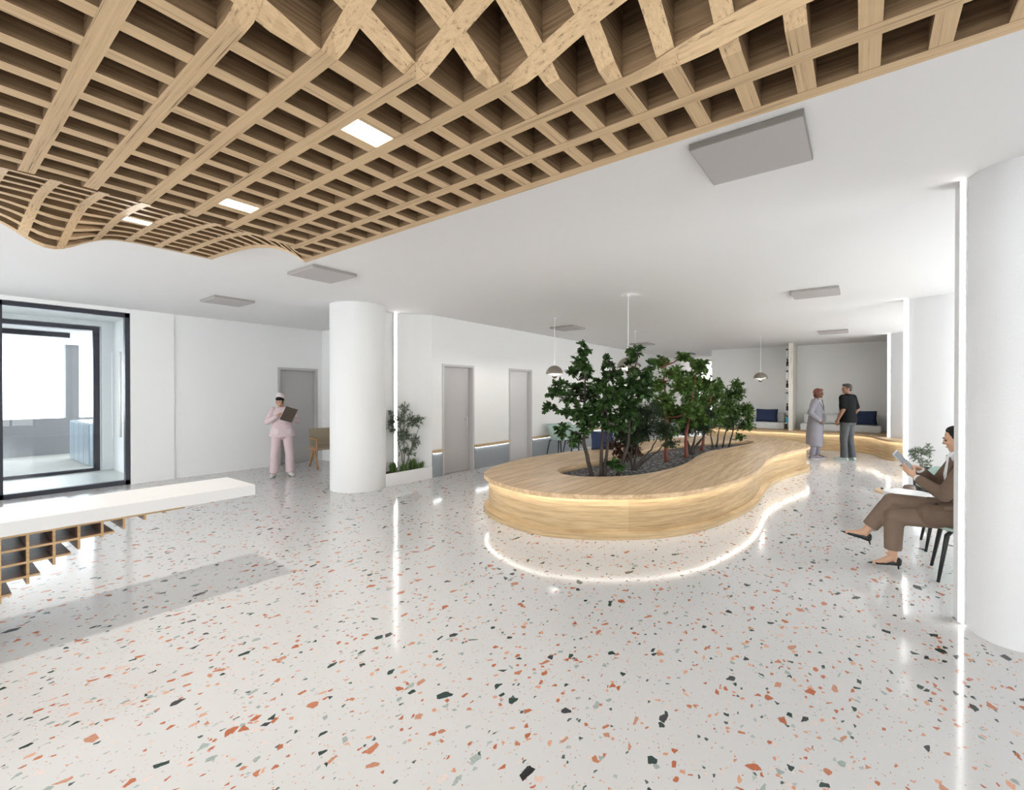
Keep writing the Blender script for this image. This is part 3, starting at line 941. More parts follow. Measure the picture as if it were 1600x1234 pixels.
# upright with little shelves and bottles
t = thing('shelf_upright', 'whitewashed full-height wooden upright with little shelves between the far sofas', 'shelf', (15.62, 1.58, BT))
hgt = CEIL - BT - 0.002
MB().box(0, 1.08, 0, 0.11, 0, hgt).build('upright_board', M['whitewood'], t)
shz = [.20, .55, .88, 1.22, 1.52, 1.86, 2.16]
for z in shz:
    MB().box(0.03, 1.06, 0.11, 0.185, z, z + 0.02).build('shelf', M['whitemetal'], t)
bottle_m = [(M['bluebottle'] if 'bluebottle' in M else flat('blue_plastic', (.05, .42, .62), .4), M['leaf_grass'] if 'leaf_grass' in M else M['grass']), None, (M['paper'], M['black']), None, (M['paper'], M['black']), None, (M['paper'], M['black'])]
bl = ['blue bottle with a green top on the lowest little shelf of the wooden upright', 'dark bottle on the second little shelf of the wooden upright', 'white bottle with a bushy black top on the third little shelf', 'dark bottle on the middle little shelf of the wooden upright', 'white bottle with a black top on the fifth little shelf', 'dark bottle on the sixth little shelf of the wooden upright', 'white bottle with a black top on the topmost little shelf']
for z, bmats, lb in zip(shz, bottle_m, bl):
    b = thing('bottle', lb, 'bottle', (15.62 + .075, 1.58 + .146, BT + z + 0.02), 0, 'bottles on the shelf upright')
    body_m, cap_m = bmats or (M['black'], M['black'])
    MB().lathe([(0.030, 0), (0.033, 0.01), (0.033, 0.12), (0.014, 0.15), (0.012, 0.17)], n=16).build('body', body_m, b, smooth=True, angle=40)
    MB().lathe([(0.018, 0.168), (0.024, 0.19), (0.020, 0.215), (0.006, 0.22)], n=12).build('cap', cap_m, b, smooth=True)
    if bmats:
        MB().tube([(0, 0, .195), (0, .045, .205), (0, .055, .19)], .008, 8).build('spout', cap_m, b)

# ================================================================ PENDANTS
def pendant(x, y, label):
    t = thing('pendant_lamp', label, 'pendant lamp', (x, y, CEIL), 0, 'pendant lamps')
    zr = 1.955 - CEIL     # rim of the big dome
    MB().lathe([(0.028, 0), (0.028, -0.012), (0.004, -0.02)], n=20).build('ceiling_rose', M['whitemetal'], t, smooth=True, angle=40)
    MB().tube([(0, 0, -0.01), (0, 0, zr + 0.16)], 0.0045, 6).build('cord', M['whitemetal'], t)
    rr = 0.170
    prof = [(rr * math.cos(a), zr + rr * 0.98 * math.sin(a)) for a in [PI / 2 * i / 14 for i in range(14)]] + [(0.014, zr + rr * .985)]
    inner = [(r * .985, z - (0.003 if i else 0)) for i, (r, z) in enumerate(prof)][::-1]
    MB().lathe(prof + inner, n=40, close=False).build('upper_shade', M['chrome'], t, smooth=True)
    rb = 0.052
    prof = [(0.008, zr - rb - 0.036)] + [(rb * math.cos(a), zr - 0.036 + rb * math.sin(a)) for a in [-PI / 2 * (1 - i / 10) for i in range(1, 11)]]
    inner2 = [(r * .95, z + 0.003) for r, z in prof][::-1]
    MB().lathe(prof + inner2, n=32, close=False).build('lower_shade', M['chrome'], t, smooth=True)
    MB().tube([(0, 0, zr + .165), (0, 0, zr - 0.07)], 0.006, 8).build('stem', M['chrome'], t)
    MB().ell((0, 0, zr - 0.022), (0.024, 0.024, 0.026)).build('bulb', emis('bulb_glow', (1, .95, .87), 6.0) if 'bulb' not in M else M['bulb'], t, smooth=True)
    L = bpy.data.lights.new('pendant_bulb', 'POINT'); L.energy = P_PENDANT; L.color = (1, .965, .92); L.shadow_soft_size = 0.026
    lo = bpy.data.objects.new('pendant_light', L); lo.location = (0, 0, zr - 0.022); COL.objects.link(lo); lo.parent = t
pendant(7.61, 4.74, 'metal dome pendant lamp hanging in front of the white wall, left of the plants')
pendant(6.475, 2.75, 'largest metal dome pendant lamp, hanging right in front of the plants')
pendant(13.37, 2.07, 'metal dome pendant lamp in front of the grey far wall')
pendant(10.44, 4.26, 'metal dome pendant lamp hidden behind the plant crowns, thin cord showing above')

# ================================================================ PLANTS
RT = Vector((0.6046, -0.7965, 0)); FWD = Vector((0.7965, 0.6046, 0))
LEAF = {
    # outline half-widths along the leaf (t, w), length
    'fig': ([(0, .02), (.16, .10), (.30, .34), (.40, .16), (.52, .40), (.64, .18), (.78, .22), (1, .0)], .088),
    'maple': ([(0, .02), (.10, .14), (.22, .48), (.36, .20), (.50, .44), (.62, .16), (.80, .14), (1, 0)], .070),
    'fine': ([(0, .02), (.3, .2), (.65, .18), (1, 0)], .040),
    'broad': ([(0, .02), (.25, .24), (.6, .22), (1, 0)], .058),
    'olive': ([(0, .02), (.35, .13), (.7, .11), (1, 0)], .055),
    'olive2': ([(0, .02), (.35, .14), (.7, .12), (1, 0)], .042),
    'red': ([(0, .02), (.3, .26), (.65, .22), (1, 0)], .055),
}
DENS = {'fig': 8.0, 'maple': 8.5, 'fine': 6.5, 'broad': 8.0, 'olive': 6.0, 'olive2': 6.5, 'red': 5}
def leaf(mb, p, d, up, kind, s):
    prof, L = LEAF[kind]; L *= s
    d = d.normalized(); side = d.cross(up)
    if side.length < 1e-3: side = d.orthogonal()
    side.normalize(); nrm = side.cross(d)
    vs = []; fs = []
    n = len(prof)
    for t_, w_ in prof:
        c = p + d * (t_ * L) - nrm * (0.18 * L * t_ * t_)
        if w_ <= 0:
            vs.append(c); continue
        vs += [c + side * (w_ * L) + nrm * (w_ * L * .28), c, c - side * (w_ * L) + nrm * (w_ * L * .28)]
    for i in range(n - 2):
        a, b = 3 * i, 3 * i + 3
        fs += [(a, b, b + 1, a + 1), (a + 1, b + 1, b + 2, a + 2)]
    a = 3 * (n - 2); e = 3 * (n - 1)
    fs += [(a, e, a + 1), (a + 1, e, a + 2)]
    mb.add(vs, fs)
def plant(name, label, cat, base, kind, trunks, clusters, bark, r0, depth=.30, seed=1, z0=0.407, group=None, dens=1.0, leaf_m=None):
    rnd = random.Random(seed)
    t = thing(name, label, cat, (base[0], base[1], z0), 0, group)
    tm = MB(); lm = MB()
    paths = []
    def W(x, z, d): return RT * x + FWD * d + Vector((0, 0, z - z0))
    for tr in trunks:
        dd = 0.0; pts = []
        tot = len(tr)
        drift = rnd.uniform(-.18, .18)
        for i, (x, z) in enumerate(tr):
            pts.append(W(x, max(z, z0 - .0) if i else z0, drift * i / tot))
        # refine with small wobble
        fine = []
        for a, b in zip(pts, pts[1:]):
            for q in range(4):
                f = q / 4
                fine.append(a.lerp(b, f) + Vector((rnd.uniform(-1, 1), rnd.uniform(-1, 1), 0)) * .006 * (1 if fine else 0))
        fine.append(pts[-1])
        rad = [r0 * (1 - 0.8 * i / (len(fine) - 1)) * (1.25 if i == 0 else 1) for i in range(len(fine))]
        tm.tube(fine, rad, 8)
        paths.append((fine, rad))
    prof, L = LEAF[kind]
    area = L * L * 0.42
    for cx, cz, rx, rz in clusters:
        off = rnd.uniform(-1, 1) * depth
        rx *= 1.12; rz *= 1.12
        c = W(cx, cz, off)
        # branch to the nearest trunk point that lies below the cluster
        best = None
        for fine, rad in paths:
            for q, r in zip(fine, rad):
                dz = c.z - q.z
                cost = (c - q).length + (0.6 if dz < 0.03 else 0) + (0 if q.z > .15 else .2)
                if best is None or cost < best[0]: best = (cost, q, r)
        q, r = best[1], best[2]
        mid = (q + c) / 2 + Vector((rnd.uniform(-.03, .03), rnd.uniform(-.03, .03), rnd.uniform(-.06, .02)))
        tm.tube([q, (q + mid) / 2, mid, (mid + c) / 2 + Vector((0, 0, .02)), c], [min(r, r0 * .5), r0 * .34, r0 * .28, r0 * .2, r0 * .1], 6)
        num = max(6, int(dens * DENS[kind] * PI * rx * rz / area))
        ry = min(max(rx, rz) * 1.15, 0.28)
        ntw = max(3, num // 9)
        tips = []
        for _ in range(ntw):
            while True:
                a, b, e = rnd.uniform(-1, 1), rnd.uniform(-1, 1), rnd.uniform(-1, 1)
                if a * a + b * b + e * e < 1: break
            p = c + RT * (a * rx) + FWD * (b * ry) + Vector((0, 0, e * rz))
            tm.tube([c, (c + p) / 2 + Vector((0, 0, .012)), p], [r0 * .1, r0 * .08, r0 * .05], 4, cap=False)
            tips.append(p)
        for i in range(num):
            tip = tips[i % ntw]
            f = rnd.uniform(.35, 1.05)
            p = c.lerp(tip, f)
            out = (tip - c).normalized()
            d = out * .7 + Vector((rnd.gauss(0, 1), rnd.gauss(0, 1), rnd.gauss(.1, .7))) * .75
            up = Vector((rnd.gauss(0, .5), rnd.gauss(0, .5), 1)) - FWD * .35
            leaf(lm, p, d, up, kind, rnd.uniform(.65, 1.15))
    tm.build('trunk', bark, t, smooth=True)
    lm.build('foliage', leaf_m or M['leaf_' + kind], t)
    return t
TREES = {
    'T1': ((5.83,3.01),'fig',[[(-0.002,0.421),(-0.074,0.709),(-0.119,0.907),(-0.11,1.357),(-0.101,1.807),(-0.119,2.185)]],[(-0.119,2.185,0.09,0.09),(-0.182,1.987,0.126,0.108),(-0.29,1.852,0.09,0.072),(-0.065,1.897,0.108,0.126),(-0.182,1.627,0.162,0.126),(-0.479,1.69,0.126,0.081),(-0.569,1.609,0.072,0.063),(-0.362,1.519,0.108,0.072),(-0.569,1.357,0.09,0.081),(-0.407,1.312,0.108,0.072),(-0.182,1.357,0.162,0.144),(-0.092,1.132,0.144,0.126),(-0.425,1.087,0.09,0.081),(-0.335,0.943,0.081,0.063),(-0.164,0.925,0.108,0.081),(-0.002,1.537,0.126,0.126)]),
    'T2': ((5.91,2.895),'fig',[[(-0.017,0.422),(-0.008,0.818),(0.01,1.267),(0.046,1.627),(0.118,2.005)],[(0.028,0.422),(0.064,0.773),(0.082,1.177),(0.001,1.582)]],[(0.109,2.05,0.108,0.081),(0.19,1.87,0.144,0.108),(-0.053,1.69,0.162,0.108),(0.082,1.537,0.198,0.126),(0.037,1.312,0.18,0.126),(0.127,1.132,0.144,0.108),(-0.098,1.267,0.126,0.126),(0.262,1.627,0.126,0.126),(0.154,0.602,0.117,0.081)]),
    'T3': ((6.14,2.765),'fig',[[(-0.002,0.421),(0.081,0.668),(0.144,0.896),(0.172,1.353),(0.19,1.719),(0.272,2.158)]],[(0.272,2.194,0.128,0.091),(0.227,1.993,0.11,0.091),(0.117,1.719,0.165,0.128),(0.318,1.627,0.146,0.128),(0.181,1.399,0.183,0.146),(0.044,1.262,0.128,0.11),(0.181,1.125,0.146,0.11),(0.41,1.81,0.11,0.128),(0.391,1.947,0.073,0.073)]),
    'T4': ((6.75,2.777),'fine',[[(-0.002,0.421),(-0.061,0.598),(-0.13,0.794),(-0.199,1.04)],[(-0.002,0.421),(0.027,0.627),(0.057,0.843),(0.096,1.187)],[(-0.002,0.421),(0.126,0.578),(0.253,0.725),(0.391,0.991)],[(0.008,0.421),(0.195,0.568),(0.371,0.696),(0.509,0.892)],[(-0.012,0.421),(-0.041,0.568),(-0.051,0.745)]],[(-0.051,0.922,0.216,0.138),(0.195,1.02,0.246,0.177),(0.391,1.06,0.197,0.157),(0.096,1.256,0.246,0.177),(0.342,1.315,0.197,0.157),(0.489,0.843,0.118,0.079),(-0.248,1.02,0.138,0.138)]),
    'T5': ((7.92,2.66),'maple',[[(-0.001,0.42),(-0.001,0.751),(0.032,1.302),(-0.023,1.798),(0.032,2.162)]],[(-0.023,2.129,0.176,0.099),(0.219,2.184,0.132,0.099),(0.087,1.909,0.221,0.132),(-0.134,1.743,0.176,0.132),(0.197,1.688,0.221,0.154),(-0.079,1.413,0.221,0.176),(0.142,1.192,0.243,0.176),(-0.023,0.916,0.176,0.132),(0.329,1.302,0.176,0.154)]),
    'T6': ((8.68,2.56),'maple',[[(-0.003,0.421),(-0.015,0.693),(0.044,1.164),(0.115,1.635),(0.174,2.083)]],[(0.15,2.107,0.165,0.106),(0.327,2.048,0.165,0.106),(0.15,1.812,0.236,0.165),(0.409,1.753,0.165,0.165),(0.209,1.459,0.236,0.189),(0.032,1.105,0.212,0.165),(0.268,1.105,0.189,0.165)]),
    'T7': ((9.2,2.618),'fine',[[(-0.002,0.421),(-0.064,0.62),(-0.126,0.768),(-0.225,0.955)],[(-0.002,0.421),(0.048,0.644),(0.072,0.955)],[(0.01,0.421),(0.11,0.595),(0.234,0.744),(0.321,1.017)],[(0.01,0.421),(0.147,0.533),(0.296,0.582)]],[(-0.126,0.893,0.223,0.149),(0.122,0.955,0.248,0.174),(0.321,1.166,0.174,0.199),(0.06,1.265,0.248,0.149)]),
    'T8': ((9.85,2.586),'maple',[[(-0.003,0.421),(0.023,0.722),(0.088,1.181),(0.193,1.705)]],[(0.167,1.705,0.183,0.157),(0.324,1.508,0.157,0.183),(0.088,1.403,0.183,0.157),(0.259,1.115,0.21,0.21),(0.364,1.77,0.105,0.105)]),
    'T9': ((10.7,2.4),'broad',[[(-0.196,0.405),(-0.237,0.669),(-0.168,1.086)],[(-0.112,0.405),(-0.098,0.739),(-0.029,1.225)],[(0.013,0.419),(0.068,0.739),(0.193,1.364)],[(0.152,0.433),(0.263,0.78),(0.388,1.642)]],[(0.388,1.781,0.153,0.125),(0.443,1.572,0.167,0.167),(0.235,1.503,0.222,0.194),(0.527,1.225,0.181,0.167),(0.304,1.155,0.25,0.194),(0.666,1.197,0.111,0.097),(0.513,0.892,0.194,0.125),(0.165,0.947,0.25,0.167),(0.027,1.294,0.222,0.167),(0.666,1.017,0.097,0.097),(0.304,0.642,0.111,0.069)]),
    'N1': ((5.42,6.53),'olive',[[(-0.033,0.161),(-0.056,0.46),(-0.125,0.714),(-0.194,1.001)],[(-0.021,0.161),(-0.01,0.483),(0.002,0.829),(0.014,1.232)],[(-0.01,0.161),(0.06,0.46),(0.152,0.714),(0.255,1.059)]],[(-0.01,1.324,0.104,0.092),(-0.079,1.117,0.161,0.138),(0.14,1.082,0.138,0.138),(-0.033,0.829,0.184,0.161),(0.175,0.714,0.104,0.115),(-0.228,1.001,0.092,0.184),(-0.251,1.197,0.069,0.092),(0.267,1.117,0.069,0.092),(0.06,0.541,0.138,0.092)]),
    'N2': ((8.21,-0.66),'olive2',[[(-0.008,0.599),(-0.016,0.685),(-0.05,0.788)],[(0.001,0.599),(0.018,0.728),(0.052,0.839)]],[(-0.016,0.788,0.12,0.077),(-0.11,0.736,0.068,0.051),(0.112,0.796,0.068,0.068),(0.01,0.882,0.043,0.034),(-0.016,0.668,0.068,0.043)]),
}
INFO = {
    'T1': ('potted_tree', 'dark green lobed-leaf tree with a leaning trunk, outermost at the near end', 'bark', .034, .30),
    'T2': ('potted_tree', 'dark green lobed-leaf tree with two close straight trunks, second in the island planter', 'bark', .030, .30),
    'T3': ('potted_tree', 'tall dark green tree on a backward leaning trunk behind the largest pendant', 'bark', .030, .25),
    'T4': ('shrub', 'fine-leaved dark bush with black stems fanning out from one stump in the island planter', 'bark', .024, .25),
    'T5': ('potted_tree', 'lighter green tree on a straight reddish trunk, nearest of the red-trunked trees', 'redbark', .036, .30),
    'T6': ('potted_tree', 'lighter green tree on a reddish trunk, second of the red-trunked trees', 'redbark', .034, .30),
    'T7': ('shrub', 'dark many-stemmed bush between the second and third red trunks', 'bark', .034, .25),
    'T8': ('potted_tree', 'green tree on a thin reddish trunk, farthest of the red-trunked trees', 'redbark', .032, .28),
    'T9': ('shrub', 'green bush of several slim stems at the far end of the island planter', 'bark', .020, .30),
}
for i, (k, (nm, lb, bk, r0, dp)) in enumerate(INFO.items()):
    base, kind, tr, cl = TREES[k]
    cat = 'tree' if nm == 'potted_tree' else 'bush'
    plant(nm if nm != 'potted_tree' else 'planter_tree', lb, cat, base, kind, tr, cl, M[bk], r0, dp, seed=11 + i)
base, kind, tr, cl = TREES['N1']
plant('olive_tree', 'olive-like small tree with thin grey-green leaves in the niche beside the round column', 'tree', base, kind, tr, cl, M['greybark'], .016, .035, seed=40, z0=0.192)
# low red-brown bush on the near side of the planter
plant('red_shrub', 'low dark red-brown bush behind the near trunks of the island planter', 'bush', (7.15, 3.12), 'red', [[(0, .40), (.0, .55), (.02, .7)], [(0, .40), (-.06, .58), (-.12, .72)], [(0, .40), (.08, .56), (.16, .75)]],
      [(-.12, .70, .16, .12), (.05, .78, .18, .14), (.18, .66, .14, .12), (0, .60, .2, .1), (-.05, .9, .12, .1)], M['bark'], .014, .12, seed=60)
# tufts of green at the foot of the olive
def tuft(x, y, z0, h, n, label, seed):
    rnd = random.Random(seed)
    t = thing('grass_tuft', label, 'plant', (x, y, z0), 0, 'low green plants in the niche')
    m = MB()
    for i in range(n):
        a = rnd.uniform(0, 2 * PI); l = h * rnd.uniform(.5, 1.1); sp_ = rnd.uniform(.05, .55)
        p = Vector((rnd.uniform(-.05, .05), rnd.uniform(-.04, .04), 0))
        d = Vector((math.cos(a) * sp_, math.sin(a) * sp_ * .7, 1))
        s_ = Vector((-math.sin(a), math.cos(a), 0)) * .006
        q = p + d * l * .6; e = p + d * l * .9 + Vector((math.cos(a), math.sin(a), -.2)) * l * .25 * sp_
        m.add([p - s_, p + s_, q + s_, q - s_, e], [(0, 1, 2, 3), (3, 2, 4)])
    m.build('blades', M['grass'], t)
tuft(5.17, 6.55, .191, .22, 130, 'low green tuft nearest the round column in the niche planter', 1)
tuft(5.33, 6.46, .191, .17, 110, 'low green tuft under the light strip in the niche planter', 2)
tuft(5.58, 6.52, .191, .24, 130, 'low green tuft right of the olive stem in the niche planter', 3)
tuft(5.72, 6.48, .191, .15, 90, 'low green tuft nearest the grey wainscot in the niche planter', 4)

# potted plant between the chairs on the right
t = thing('potted_plant', 'grey-green leafy plant in a tall charcoal pot behind the small round tables', 'potted plant', (8.21, -.66, 0))
MB().lathe([(0.07, 0), (0.082, .02), (0.10, .57), (0.102, .60), (0.092, .60), (0.088, .56), (.01, .55)], n=28).build('pot', M['potgrey'], t, smooth=True, angle=40)
base, kind, tr, cl = TREES['N2']
p_ = plant('foliage_holder', 'x', 'plant', base, kind, tr, cl, M['greybark'], .008, .10, seed=77, z0=0.55)
for ch in list(p_.children):
    ch.parent = t; ch.location = (0, 0, 0.55)
bpy.data.objects.remove(p_)

# ================================================================ CHAIRS
def make_shell_chair(label, loc, rz):
    """moulded armchair, front towards local -Y"""
    t = thing('shell_armchair', label, 'chair', loc, rz, 'mint shell armchairs')
    m = MB(); nu, nv = 28, 7; vs = []; fs = []
    for j in range(nv + 1):
        f = j / nv
        for i in range(nu + 1):
            a = R(-122 + 244 * i / nu)            # 0 is the back
            aa = abs(math.degrees(a))
            top = 0.36 if aa < 35 else 0.36 - 0.15 * min(1, (aa - 35) / 35) ** 1.2
            if aa > 100: top -= .10 * (aa - 100) / 22
            rx = .185 + .105 * f ** .6; ry = .185 + .075 * f ** .6 + (.05 * f if aa < 60 else 0)
            vs.append((rx * math.sin(a), ry * math.cos(a), .445 + top * f ** 1.35))
    for j in range(nv):
        for i in range(nu):
            k = j * (nu + 1) + i
            fs.append((k, k + 1, k + nu + 2, k + nu + 1))
    o = m.add(vs, fs).build('shell', M['mint'], t, smooth=True)
    so = o.modifiers.new('s', 'SOLIDIFY'); so.thickness = .016; so.offset = 0
    m = MB(); ring = []
    for i in range(36):
        a = 2 * PI * i / 36
        x, y = math.cos(a), math.sin(a)
        ring.append((.235 * math.copysign(abs(x) ** .8, x), (.20 if y > 0 else .245) * math.copysign(abs(y) ** .8, y)))
    vs = [(x * .9, y * .9, .425) for x, y in ring] + [(x, y, .438) for x, y in ring] + [(x * .97, y * .97, .455) for x, y in ring] + [(x * .7, y * .7, .448) for x, y in ring]
    fs = [(i + r * 36, (i + 1) % 36 + r * 36, (i + 1) % 36 + (r + 1) * 36, i + (r + 1) * 36) for r in range(3) for i in range(36)]
    fs += [list(range(36))[::-1], list(range(108, 144))]
    m.add(vs, fs).build('seat', M['mint'], t, smooth=True)
    for sx in (-1, 1):
        for sy in (-1, 1):
            MB().tube([(sx * .15, sy * .14, .43), (sx * .185, sy * .175, .395), (sx * .232, sy * .235, 0)], [.017, .019, .012], 8).build('leg', M['black'], t, smooth=True)
    return t
c0 = make_shell_chair('mint shell armchair that the woman in the brown suit sits on', (5.49, -.76, 0), PI)
def chair_at(x, y, rz, label):
    c = copy_tree(c0); c.location = (x, y, 0); c.rotation_euler = (0, 0, rz); c['label'] = label
    return c
chair_at(6.42, -.76, PI, 'empty mint shell armchair beyond the seated woman, next to the small round tables')
chair_at(7.68, -.80, PI + .06, 'mint shell armchair on the far side of the small round tables')
chair_at(9.85, 5.98, -.12, 'mint shell armchair against the grey wainscot, nearest the pale door')
chair_at(10.62, 5.98, .05, 'mint shell armchair against the grey wainscot, half hidden behind the leaning trunk')

# armchair with canework behind the column
t = thing('cane_armchair', 'teak armchair with woven cane seat, mostly hidden behind the round column', 'chair', (5.46, 9.15, 0), R(-14))
f = MB()
for sx in (-.27, .27):
    for a, b in (((sx, -.30, 0), (sx, -.06, .40)), ((sx, .30, 0), (sx, .02, .40))):
        f = MB().tube([a, b], [.020, .028], 8); f.build('leg', M['teak'], t, smooth=True)
    MB().box(sx - .02, sx + .02, -.28, .30, .385, .43).build('side_rail', M['teak'], t, bevel=.005)
    MB().obox((sx, -.02, .62), .045, .52, .03, Matrix.Identity(3)).build('arm', M['teak'], t, bevel=.006)
    MB().tube([(sx, -.22, .42), (sx, -.24, .61)], .016, 8).build('arm_post', M['teak'], t, smooth=True)
rbox('seat', -.27, .27, -.30, .26, .40, .45, M['cane'], t, bev=.015)
m = MB().obox((0, .30, .63), .54, .045, .38, Euler((-.22, 0, 0)).to_matrix()); m.build('backrest', M['cane'], t, bevel=.012)

# side tables by the seated woman
t = thing('side_table', 'small round wooden side table holding a notepad, partly under the white one', 'table', (7.28, -.36, 0))
MB().lathe([(.20, .368), (.225, .375), (.228, .392), (.222, .398)], n=40).build('tabletop', M['lightwood'], t, smooth=True, angle=40)
for i in range(3):
    a = 2 * PI * i / 3 + 1.2
    MB().tube([(.09 * math.cos(a), .09 * math.sin(a), .37), (.16 * math.cos(a), .16 * math.sin(a), 0)], .012, 8).build('leg', M['lightwood'], t, smooth=True)
t = thing('side_table', 'small round white side table in front of the wooden one', 'table', (6.93, -.42, 0))
MB().lathe([(.205, .412), (.215, .42), (.218, .452), (.212, .458)], n=40).build('tabletop', M['counter'], t, smooth=True, angle=40)
MB().lathe([(.17, 0), (.17, .012), (.12, .10), (.085, .38), (.10, .413)], n=32).build('pedestal', M['counter'], t, smooth=True, angle=40)
t = thing('notepad', 'white notepad lying on the round wooden table', 'notepad', (7.33, -.33, .3995), .5)
MB().box(-.075, .075, -.10, .10, 0, .012).build('pages', M['paper'], t)
MB().box(-.078, .078, .092, .104, 0, .016).build('binding', M['black'], t)
t = thing('pen', 'dark pen lying across the notepad on the wooden table', 'pen', (7.33, -.35, .4175), .9)
MB().tube([(-.07, 0, 0), (.07, 0, 0)], .005, 8).build('barrel', M['black'], t)
t = thing('tea_bowl', 'rounded brown bowl standing on the edge of the notepad table', 'bowl', (7.30, -.47, .3985))
MB().lathe([(.03, 0), (.052, .015), (.062, .045), (.055, .075), (.048, .085), (.045, .08), (.05, .05), (.01, .02)], n=28).build('bowl', M['stone'], t, smooth=True)

# navy cushion behind the plants
pillow(8.15, 3.98, BT, .44, .36, M['navy'], 'dark navy cushion standing on the island bench behind the leaning trunk', tilt=.2, rz=R(40))

# ================================================================ PEOPLE
def V(*a): return Vector(a)
def hand(mb, wrist, d, nrm, side, curl=0.5, s=1.0, spread=0.0, thumb=0.5):
    """palm and five fingers; d = direction of the fingers, nrm = out of the palm, side = +1 if the thumb lies on the left of d seen from the palm side"""
    d = Vector(d).normalized(); nrm = Vector(nrm); nrm = (nrm - d * nrm.dot(d)).normalized()
    lat = d.cross(nrm) * side           # towards the thumb
    w_ = Vector(wrist)
    rot = Matrix((lat, nrm, d)).transposed()
    mb.cap(w_ - d * .01, w_ + d * .03, .023 * s, .025 * s, 10)
    mb.ell(w_ + d * .052 * s, (.039 * s, .0155 * s, .048 * s), rot, 14, 9)
    for i, (o, L, r) in enumerate([(.029, .072, .0088), (.010, .080, .0090), (-.010, .075, .0088), (-.028, .060, .0080)]):
        c = curl[i] if hasattr(curl, '__len__') else curl
        p = w_ + d * (.088 - .006 * abs(i - 1.2)) * s + lat * o * s
        a = 0.0
        for k, f in enumerate((.45, .32, .23)):
            a += c * (0.75, 1.0, .7)[k]
            dd = (d * math.cos(a) + nrm * math.sin(a) + lat * spread * (1.5 - i) * .12).normalized()
            q = p + dd * L * f * s
            mb.cap(p, q, r * s * (1 - .08 * k), r * s * (1 - .08 * (k + 1)), 8)
            p = q
    p = w_ + d * .025 * s + lat * .028 * s
    dd = (d * .75 + lat * (.8 - thumb * .3) + nrm * (.25 + thumb * .6)).normalized()
    q = p + dd * .036 * s
    mb.cap(p, q, .0125 * s, .0105 * s, 8)
    dd = (d * 1.0 + lat * (.25 - thumb * .3) + nrm * (.2 + thumb * .6)).normalized()
    mb.cap(q, q + dd * .03 * s, .0105 * s, .0085 * s, 8)

def head(mb, c, rot, s=1.0, jaw=1.0):
    c = Vector(c)
    def E(p, r, extra=None): mb.ell(c + rot @ (Vector(p) * s), [q * s for q in r], rot if extra is None else rot @ extra, 18, 12)
    def C(a, b, ra, rb): mb.cap(c + rot @ (Vector(a) * s), c + rot @ (Vector(b) * s), ra * s, rb * s, 10)
    E((0, .012, .028), (.076, .094, .094))
    E((0, -.018, -.020), (.062, .068, .082))
    E((0, -.030, -.062), (.046 * jaw, .050, .048))
    E((0, -.060, -.094), (.024 * jaw, .022, .020))          # chin
    C((0, -.084, .012), (0, -.101, -.024), .009, .0125)     # nose
    E((.012, -.090, -.028), (.009, .010, .008)); E((-.012, -.090, -.028), (.009, .010, .008))
    C((-.045, -.070, .022), (-.014, -.084, .020), .009, .010); C((.045, -.070, .022), (.014, -.084, .020), .009, .010)   # brows
    E((.036, -.066, -.022), (.026, .020, .020)); E((-.036, -.066, -.022), (.026, .020, .020))                                # cheeks
    C((-.018, -.080, -.055), (.018, -.080, -.055), .0075, .0075); C((-.014, -.080, -.067), (.014, -.080, -.067), .0085, .0085)
    for sx in (-1, 1):
        E((sx * .076, .010, -.008), (.010, .022, .031), Euler((0.15, 0, sx * .25)).to_matrix())

def face_parts(parent, c, rot, s, lipm):
    c = Vector(c)
    for sx in (-1, 1):
        e = MB(); b = MB()
        e.ell(c + rot @ (Vector((sx * .029, -.0765, .002)) * s), [q * s for q in (.0125, .009, .0055)], rot, 12, 8)
        b.tube([c + rot @ (Vector((sx * x, y, z)) * s) for x, y, z in ((.012, -.0945, .026), (.028, -.0905, .031), (.046, -.078, .027))], [.003 * s, .0035 * s, .002 * s], 6)
        e.build('eye', M['hair'], parent, smooth=True)
        b.build('eyebrow', M['hair'], parent, smooth=True)
    l = MB()
    l.tube([c + rot @ (Vector((x, y, -.0605)) * s) for x, y in ((-.020, -.0835), (-.008, -.0895), (.008, -.0895), (.020, -.0835))], [.002 * s, .0045 * s, .0045 * s, .002 * s], 8)
    l.build('lips', M['lip'], parent, smooth=True)

def spine(mb, rings, n=26):
    """ellipsoidal sections along any path: (centre, rx, ry, tilt about x)"""
    vs = []; fs = []
    for c, rx, ry, tl in rings:
        rm = Euler((tl, 0, 0)).to_matrix()
        for q in range(n):
            a = 2 * PI * q / n
            vs.append(Vector(c) + rm @ Vector((rx * math.copysign(abs(math.cos(a)) ** .85, math.cos(a)), ry * math.sin(a), 0)))
    for i in range(len(rings) - 1):
        for q in range(n):
            fs.append((i * n + q, i * n + (q + 1) % n, (i + 1) * n + (q + 1) % n, (i + 1) * n + q))
    fs += [list(range(n))[::-1], list(range((len(rings) - 1) * n, len(rings) * n))]
    mb.add(vs, fs)

